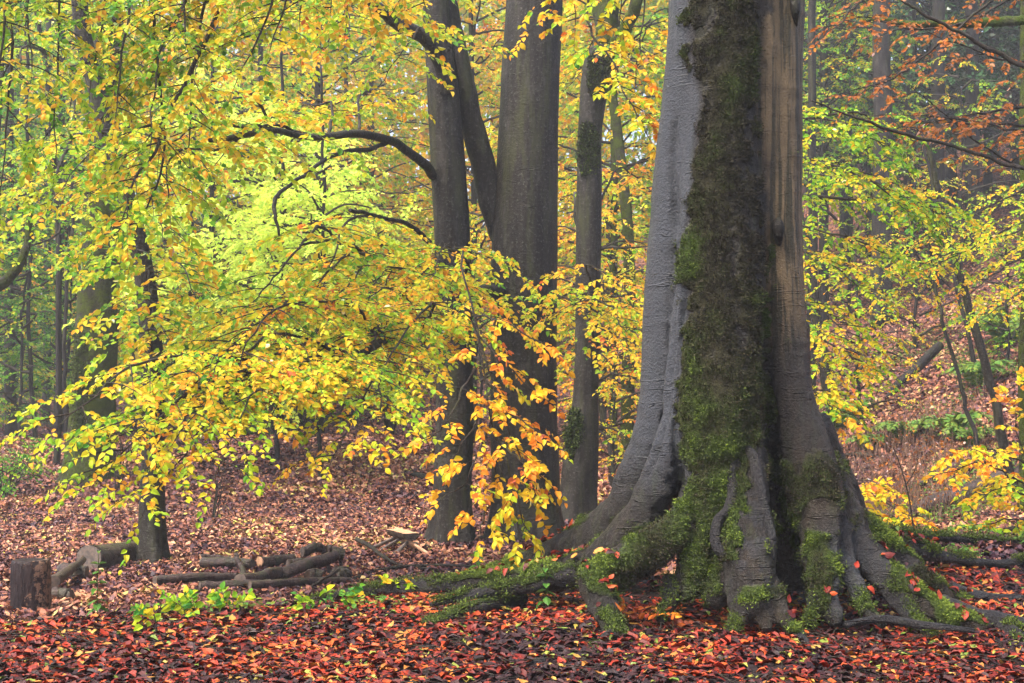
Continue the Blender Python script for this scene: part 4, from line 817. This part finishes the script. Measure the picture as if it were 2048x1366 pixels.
q = gp(493, 1166); log_thing('crooked_stick', 'crooked pale grey stick leaning up from the log row', 'stick', q, P(474, 1112, q[1]+.3), .028, bend=.0, mat='log', r2=.024)
q = gp(608, 1184); log_thing('thin_stick', 'thin stick leaning on the right part of the log row', 'stick', q, P(676, 1140, q[1]+.2), .012, mat='twig')
for l, pts in (('long dark stick lying from the log stack toward the right root', [(700,1166,.02),(760,1148,.04),(850,1140,.05),(950,1142,.05)]), ('thin curved stick rising left beside the rustic stool', [(714,1095,.1),(745,1112,.09),(775,1130,.06),(810,1138,.03),(880,1143,.02)]), ('thin dark stick lying on the leaves below the stool', [(800,1091,.03),(830,1092,.03),(860,1098,.03)])):
    pp = [gp(x_, y_, u_) for x_, y_, u_ in pts]; t = thing('fallen_stick', l, 'stick', pp[0], 'sticks lying on the leaves'); a = Acc(); c = catmull(pp, 24); a.tube(c, np.linspace(.028, .012, 24), 8, squash=lambda tt, an: 1+.15*np.sin(19*tt+an)); _put(a, 'stem', M['twig'], t, True)
# rustic stool: split log seat on splayed poles
sc_ = P(805, 1066, 16.4); gz = float(ground_z(sc_[0], sc_[1]))
stool = thing('rustic_stool', 'rustic stool of a split log on splayed poles, in the clearing', 'stool', (sc_[0], sc_[1], gz))
ax = nz(np.array([.22, -.55, 0.])); sdv = np.array([-ax[1], ax[0], 0.]); Lh = .34; rr = .10; a = Acc(); n = 12
ang = np.concatenate([np.linspace(np.pi, 2*np.pi, 13)]); prof = np.stack([np.cos(ang)*rr, np.sin(ang)*rr*.85], -1); V = []
top = sc_+UP*.02
for s_ in np.linspace(-1, 1, n):
    for u_, v_ in prof: V.append(top+ax*s_*Lh+sdv*u_+UP*(v_+.006*math.sin(9*s_)))
k = len(prof); q = []
for i in range(n-1):
    for j in range(k-1): q += [i*k+j, i*k+j+1, (i+1)*k+j+1, (i+1)*k+j]
I = list(q); S = [4]*((n-1)*(k-1)); I += list(range(k)); S.append(k); I += list(range((n-1)*k, n*k))[::-1]; S.append(k)
seat = Acc(); seat.add(V, I, S); 
se = _put(seat, 'seat', M['log'], stool, False)
tp = Acc(); V = []
for s_ in np.linspace(-1, 1, n):
    for u_ in np.linspace(-1, 1, 5): V.append(top+ax*s_*Lh*.998+sdv*u_*rr*.97+UP*(.003+.004*math.sin(7*s_+3*u_)))
q = []; 
for i in range(n-1):
    for j in range(4): q += [i*5+j, i*5+j+1, (i+1)*5+j+1, (i+1)*5+j]
tp.add(V, q, [4]*((n-1)*4)); _put(tp, 'seat_top', M['cut'], stool, False)
for (s_, w_, ox, oy) in ((.8, 1, .34, -.15), (.8, -1, -.22, -.3), (-.1, -1, -.34, .1), (-.6, -1, -.42, .2), (-.6, 1, .3, .2)):
    p0 = top+ax*s_*Lh*.8+sdv*(-w_*.05)-UP*.05; p1 = np.array([p0[0]+ox, p0[1]+oy, 0]); p1[2] = ground_z(p1[0], p1[1])-.02
    b = Acc(); b.tube(catmull([p0, p0*.5+p1*.5, p1], 8), np.linspace(.02, .026, 8), 8, squash=lambda tt, an: 1+.12*np.sin(2*an+3*tt)); _put(b, 'leg', M['cut' if w_ > 0 else 'cut_dark'], stool, False)
# fallen logs on the right slope
def path_thing(name, label, cat, pts, rads, mat, group=None, k=12):
    pp = [gp(x_, y_, u_) for x_, y_, u_ in pts]; t = thing(name, label, cat, pp[0], group); c = catmull(pp, 30); a = Acc()
    a.tube(c, np.interp(np.linspace(0, 1, 30), np.linspace(0, 1, len(rads)), rads), k, squash=lambda tt, an: 1+.1*np.sin(13*tt+an)+.06*np.sin(3*an+5*tt)); _put(a, 'stem', M[mat], t, True); return t
FB = 'fallen wood on the right slope'
path_thing('fallen_log', 'pale fallen trunk lying behind the crest at the right', 'log', [(1790,1052,.1),(1860,1030,.12),(1930,1008,.14),(2000,985,.14),(2090,960,.12)], [.07,.13,.15,.16,.15], 'log', FB)
path_thing('fallen_branch', 'dark fallen branch slanting up the slope behind young beeches', 'branch', [(1768,803,.0),(1800,780,.15),(1840,760,.3),(1880,738,.5)], [.04,.08,.1,.09], 'bark_dark', FB)
path_thing('fallen_branch', 'thin brown fallen branch lying just behind the brown stalks', 'branch', [(1690,915,.05),(1720,920,.1),(1760,921,.05)], [.03,.04,.03], 'twig', FB)
path_thing('fallen_branch', 'grey fallen branch lying above the pale fallen trunk', 'branch', [(1820,985,.05),(1880,965,.12),(1920,955,.12),(1970,945,.1)], [.05,.06,.06,.04], 'bark', FB)
path_thing('fallen_branch', 'dark crooked branch lying on the leaves at the right edge of the crest', 'branch', [(1960,1090,.06),(2000,1080,.1),(2050,1072,.12),(2120,1066,.1)], [.015,.03,.035,.03], 'bark_dark', FB)
path_thing('fallen_branch', 'short dark fallen branch at the edge of the red clearing', 'branch', [(815,950,.03),(850,962,.06),(872,968,.04)], [.05,.07,.05], 'bark_dark', FB)
# bare shoot standing right of the huge beech
q = P(1830, 1075, 11.0); q[2] = ground_z(q[0], q[1]); t = thing('bare_shoot', 'thin bare upright shoot on the crest right of the huge beech', 'shoot', q); a = Acc()
a.tube(catmull([q, P(1822,1020,11), P(1812,970,11), P(1800,930,11), P(1785,890,11)], 20), np.linspace(.009, .003, 20), 6); a.tube(catmull([P(1812,970,11), P(1830,940,11), P(1838,910,11)], 8), np.linspace(.004, .0015, 8), 4); _put(a, 'stem', M['twig'], t, True)

# ------------------------------------------------------------------ shrubs, ferns, plants
def shrub(label, px, py, n, h, spread, seed, lf=0, mat='twig', name='bare_shrub', d=None, r=.012, tone=.4):
    g = gp(px, py) if d is None else P(px, py, d); g[2] = ground_z(g[0], g[1]); rs = np.random.default_rng(seed); t = thing(name, label, 'shrub', g); a = Acc(); f = Fol()
    for i in range(n):
        az = rs.uniform(0, 6.28); e = g+np.array([math.cos(az)*spread*rs.uniform(.2, 1), math.sin(az)*spread*.6, h*rs.uniform(.6, 1.05)]); c = catmull([g+rs.normal(0, .04, 3)*[1, 1, 0], g*.5+e*.5+rs.normal(0, .06*h, 3)+UP*.08*h, e], 12)
        a.tube(c, np.linspace(r, r*.25, 12), 5, cap=False)
        for j in range(5):
            b = c[rs.integers(4, 12)]; e2 = b+nz(rs.normal(0, 1, 3)+UP*.8)*h*.25; a.tube(np.array([b, (b+e2)/2+rs.normal(0, .01, 3), e2]), [r*.3, r*.2, r*.1], 3, cap=False)
            if lf: f.sprays(e2[None], nz((e2-b)[None]+[[.3, 0, -.2]]), UP[None], np.array([.3]), np.array([tone]), .075, 8, rs)
    f.emit(a, 'mid', rs, 1, 0); _put(a, 'stems', [M[mat], M['leaf']], t, False)
shrub('bare twiggy shrub on the clearing behind the log row', 428, 1035, 9, .75, .3, 1, r=.009)
shrub('many-stemmed shrub on the dark bank at the back of the clearing', 780, 862, 12, 3.4, .9, 2, lf=1, mat='bark_dark', name='leafy_shrub', d=34, r=.06, tone=.42)
shrub('dark twiggy bush beside the foot of the mossy leaning beech', 235, 985, 10, 1.0, .5, 3, r=.012)
shrub('leafy low green bush at the left edge of the clearing', 12, 1000, 16, .9, .6, 4, lf=1, name='leafy_shrub', r=.01, tone=.15)
shrub('low green bush at the shaded back of the clearing', 560, 868, 16, 1.5, 1.5, 5, lf=1, name='leafy_shrub', d=36, r=.02, tone=.2)
# yellow young beeches at the right, in front of the slope
def small_beech(label, base, specs, seed, **kw):
    g = P(*base); g[2] = ground_z(g[0], g[1]); t = thing('young_beech', label, 'tree', g)
    crown(t, [dict(c=[P(*q_) for q_ in s[0]], tone=s[1]) for s in specs], 'hi', seed=seed, **kw); return t
small_beech('golden yellow young beech cut by the right edge, above the pale fallen trunk', (2080,1060,12), [
 (((2080,1075,12),(2070,960,12),(2030,860,12),(2040,780,12)),.56),(((2070,980,12),(1980,925,11.7),(1890,945,11.5)),.62),(((2060,930,12),(1960,890,11.8),(1930,900,11.6)),.6),(((2070,1000,12),(2000,980,11.7),(1960,1000,11.5)),.5),(((2075,1040,12),(2010,1040,11.7),(1950,1050,11.5)),.42),(((2060,900,12),(2100,850,11.8),(2150,860,11.6)),.6),(((2070,1000,12),(2120,960,11.8),(2180,980,11.6)),.55)], 41, side=.42, space=.1, spray=.2, sp=.13, leaf=.062, r0=.008)
small_beech('low golden spray of a young beech right beside the huge trunk flare', (1700,1070,12.5), [
 (((1640,1040,12.8),(1720,985,12.2),(1800,1020,11.8),(1840,1040,11.6)),.6),(((1650,1010,12.8),(1720,960,12.4),(1790,985,12)),.6),(((1650,1060,12.8),(1740,1030,12.2),(1790,1045,12)),.55),(((1650,1000,12.8),(1690,970,12.4),(1740,960,12.2)),.6)], 42, side=.34, space=.12, spray=.2, sp=.14, leaf=.06, r0=.007)
small_beech('yellow-leaved young beech close behind the right side of the huge trunk, at mid height', (1600,1000,15), [
 (((1560,1000,15),(1600,800,14.6),(1690,810,14.2)),.48),(((1560,950,15),(1610,730,14.6),(1660,760,14.2)),.5),(((1560,950,15),(1620,790,14.6),(1700,850,14.2)),.52)], 43, side=.6, space=.14, spray=.28, sp=.15, leaf=.07, r0=.012, ts=.45)
# ferns
def fern(label, px, py, s, seed, n=9):
    g = gp(px, py); rs = np.random.default_rng(seed); t = thing('fern', label, 'fern', g, 'ferns on the right slope'); a = Acc(); f = Fol()
    for i in range(n):
        az = i*6.28/n+rs.normal(0, .2); dd = np.array([math.cos(az), math.sin(az), 0]); L = s*rs.uniform(.7, 1.1)
        c = catmull([g, g+dd*L*.45+UP*L*.55, g+dd*L+UP*L*.35], 32); a.tube(c, np.linspace(.006, .002, 32), 3, cap=False)
        T = nz(np.gradient(c, axis=0)); S_ = nz(np.cross(T, UP))
        for sg in (1, -1):
            d = nz(S_[2:]*sg+T[2:]*.5-UP*.15); f.leaves(c[2:], d, nz(np.cross(d, T[2:]))*sg, L*.30*np.sin(np.linspace(.9, 3.0, 30)), rs.normal(.6, .15, 30))
    f.emit(a, 'lo', rs, 1, 0, twigs=False, pool=BLADE); _put(a, 'fronds', [M['twig_moss'], M['leaf_fern']], t, False)
for i, (l, px, py, s) in enumerate([('bright fern on the open slope above the brown stalks', 1905, 880, .75), ('fern left of the bright fern, lower on the slope', 1805, 885, .6), ('fern under the stems near the top of the slope', 1955, 775, .8), ('fern high at the right edge of the slope', 2010, 690, 1.1), ('small fern close to the right flank of the huge beech', 1672, 865, .6), ('small fern low behind the crest, beside the thin fallen branch', 1735, 905, .5), ('wide fern at the right of the bright fern', 1940, 895, .6), ('fern in the leaves beside the pale dead trunk', 1700, 838, .6)]): fern(l, px, py, s, i)
# brown dead stalks and grass tufts (uncountable)
def stalks():
    rs = np.random.default_rng(5); N = 1300; px = rs.normal(1800, 90, N); py = rs.uniform(925, 1010, N); y = rs.uniform(19, 25.5, N); x = (px-CX)*y/F; z = ground_z(x, y)
    A = np.stack([x, y, z], -1); B = A+np.stack([rs.normal(0, .08, N), rs.normal(0, .08, N), rs.uniform(.15, .5, N)], -1); a = Acc(); a.tubes(np.stack([A, (A+B)/2+rs.normal(0, .01, (N, 3)), B], 1), 3, .006, .003, 0)
    f = Fol(); k = rs.random(N) < .6; d = nz(rs.normal(0, 1, (k.sum(), 3))+UP*.3); f.leaves(B[k], d, nz(np.cross(d, rs.normal(0, 1, d.shape))), rs.uniform(.04, .08, k.sum()), rs.uniform(.1, 1, k.sum())); f.emit(a, 'lo', rs, 1, twigs=False)
    t = NT('dead_stalks'); tag(a.build('dead_stalks', [plain('dead_stalk', (.07, .035, .022), (.17, .09, .05)), M['leaf_rust']], None, False), kind='stuff')
stalks()
def cover(name, N, rx, ry, h, mat, tone, seed, dx=None, size=.05, cl=.5):
    rs = np.random.default_rng(seed); y = rs.uniform(*ry, N); px = rs.uniform(*rx, N); x = (px-CX)*y/F; k = vn(x, y, cl)+.3*vn(x, y, cl*.3) > .12; x, y = x[k], y[k]; n = len(x)
    z = ground_z(x, y)+rs.uniform(.01, h, n); d = nz(rs.normal(0, 1, (n, 3))*[1, 1, .35]); nn = nz(UP+rs.normal(0, .4, (n, 3))); nn = nz(nn-d*(nn*d).sum(-1, keepdims=True))
    f = Fol(); f.leaves(np.stack([x, y, z], -1), d, nn, size*rs.uniform(.6, 1.3, n), rs.normal(tone, .15, n)); a = Acc(); f.emit(a, 'mid', rs, 0, twigs=False); tag(a.build(name, M[mat], None, False), kind='stuff')
cover('slope_ground_cover', 16000, (1640, 2150), (18, 32), .16, 'leaf_fern', .55, 1, size=.05, cl=1.6)
cover('crest_ground_cover', 1100, (250, 1000), (8.3, 9.8), .07, 'leaf_fern', .55, 2, size=.04, cl=.35)
cover('crest_weeds', 1800, (1760, 2150), (9.6, 11.2), .10, 'leaf_fern', .6, 3, size=.045, cl=.4)
# nettles and crest seedlings
def nettle(label, px, py, d, h, seed, leaf=.075, tone=.35, n=6, mat='leaf_fern', name='nettle'):
    g = P(px, py, d); g[2] = ground_z(g[0], g[1]); rs = np.random.default_rng(seed); t = thing(name, label, 'plant', g); a = Acc(); f = Fol(); e = g+np.array([rs.normal(0, .03), 0, h]); c = catmull([g, (g+e)/2+rs.normal(0, .012, 3), e], 14)
    a.tube(c, np.linspace(.004, .002, 14), 5)
    for i in range(n):
        p = c[int(3+10*i/(n-1))]; az = i*1.57+rs.normal(0, .3)
        for s_ in (0, np.pi):
            dd = nz(np.array([[math.cos(az+s_), math.sin(az+s_), -.55+.1*i]])); f.leaves(p[None], dd, nz(np.cross(np.cross(dd, UP), dd)), np.array([leaf*(1.1-.07*i)]), np.array([tone+rs.normal(0, .1)]))
    f.emit(a, 'hi', rs, 1, 0, twigs=False); a_ = _put(a, 'stem', [M['twig_moss'], M[mat]], t, False)
nettle('green nettle standing in front of the long left root', 1088, 1200, 8.4, .24, 1)
nettle('tall green nettle at the crest left, before the cut logs', 196, 1235, 8.6, .42, 2, leaf=.075, tone=.4, n=8)
nettle('small green seedling at the foot of the central mossy root', 1332, 1200, 7.9, .16, 3, leaf=.05, tone=.5)
nettle('small green seedling beneath the hanging orange branch', 960, 1180, 9.2, .25, 4, leaf=.07, tone=.3)
def seedling(label, px, py, d, r, n, seed, tone=.45, leaf=.06):
    g = P(px, py, d); g[2] = ground_z(g[0], g[1]); rs = np.random.default_rng(seed); t = thing('beech_seedling', label, 'plant', g, 'low beech seedlings on the crest'); a = Acc(); f = Fol()
    for i in range(n):
        az = rs.uniform(0, 6.28); e = g+np.array([math.cos(az)*r, math.sin(az)*r*.5, rs.uniform(.03, .10)]); a.tube(catmull([g, (g+e)/2+UP*.05, e], 8), np.linspace(.004, .0015, 8), 4)
        f.sprays(np.array([g*.4+e*.6, e]), nz(np.array([e-g, e-g])+rs.normal(0, .05, (2, 3))), np.array([UP+[0, -.6, 0]]*2), np.array([.10, .10]), np.array([tone, tone])+rs.normal(0, .1, 2), leaf, 6, rs)
    f.emit(a, 'hi', rs, 1, 0); _put(a, 'stems', [M['twig'], M['leaf']], t, False)
for i, (l, px, py, d, r, n) in enumerate([('yellow-green seedling just below the long log row', 660, 1222, 8.5, .18, 5), ('green seedling in front of the thick dark log', 400, 1215, 8.3, .15, 4), ('seedling with an orange leaf before the log row', 480, 1205, 8.4, .10, 3), ('small seedling left of the log row', 330, 1215, 8.3, .12, 3), ('yellow seedling at the left end of the long root', 850, 1150, 9.2, .25, 7), ('seedling under the hanging orange branch', 930, 1140, 9.4, .25, 6), ('tiny seedling on the red leaves at lower left', 315, 1255, 7.7, .08, 2), ('dark withered seedling beside the mossy front root', 1290, 1210, 7.9, .14, 5)]): seedling(l, px, py, d, r, n, i, tone=.32 if i < 7 else .95)
# dead twigs on the litter (uncountable)
def twigs():
    rs = np.random.default_rng(8); N = 1500; y = rs.uniform(5.4, 11, N); x = rs.uniform(-1.2, 1.2, N)*CX*y/F; az = rs.uniform(0, 6.28, N); L = rs.uniform(.05, .3, N)
    D = np.stack([np.cos(az), np.sin(az), rs.normal(0, .06, N)], -1)*L[:, None]; A = np.stack([x, y, ground_z(x, y)+.02], -1); B = A+D; B[:, 2] = ground_z(B[:, 0], B[:, 1])+rs.uniform(.015, .05, N); Mi = (A+B)/2+rs.normal(0, .01, (N, 3))
    a = Acc(); a.tubes(np.stack([A, Mi, B], 1), 4, rs.uniform(.0015, .005, N), .001, 0); tag(a.build('dead_twigs', M['twig'], None, False), kind='stuff')
twigs()

# ------------------------------------------------------------------ haze
def haze():
    me = bpy.data.meshes.new('haze'); bm = bmesh.new(); bmesh.ops.create_cube(bm, size=1); bm.to_mesh(me); bm.free()
    o = bpy.data.objects.new('haze', me); COL.objects.link(o); o.scale = (360, 320, 60); o.location = (0, 110, 60/2-4)
    m = bpy.data.materials.new('haze'); m.use_nodes = True; nt = m.node_tree; nt.nodes.clear(); ou = nt.nodes.new('ShaderNodeOutputMaterial'); v = nt.nodes.new('ShaderNodeVolumePrincipled')
    v.inputs['Color'].default_value = (.93, .95, 1, 1); v.inputs['Density'].default_value = .0018; v.inputs['Anisotropy'].default_value = .3
    nt.links.new(v.outputs[0], ou.inputs['Volume']); me.materials.append(m); tag(o, kind='stuff'); o.display_type = 'WIRE'
HAZE = True
if HAZE: haze()
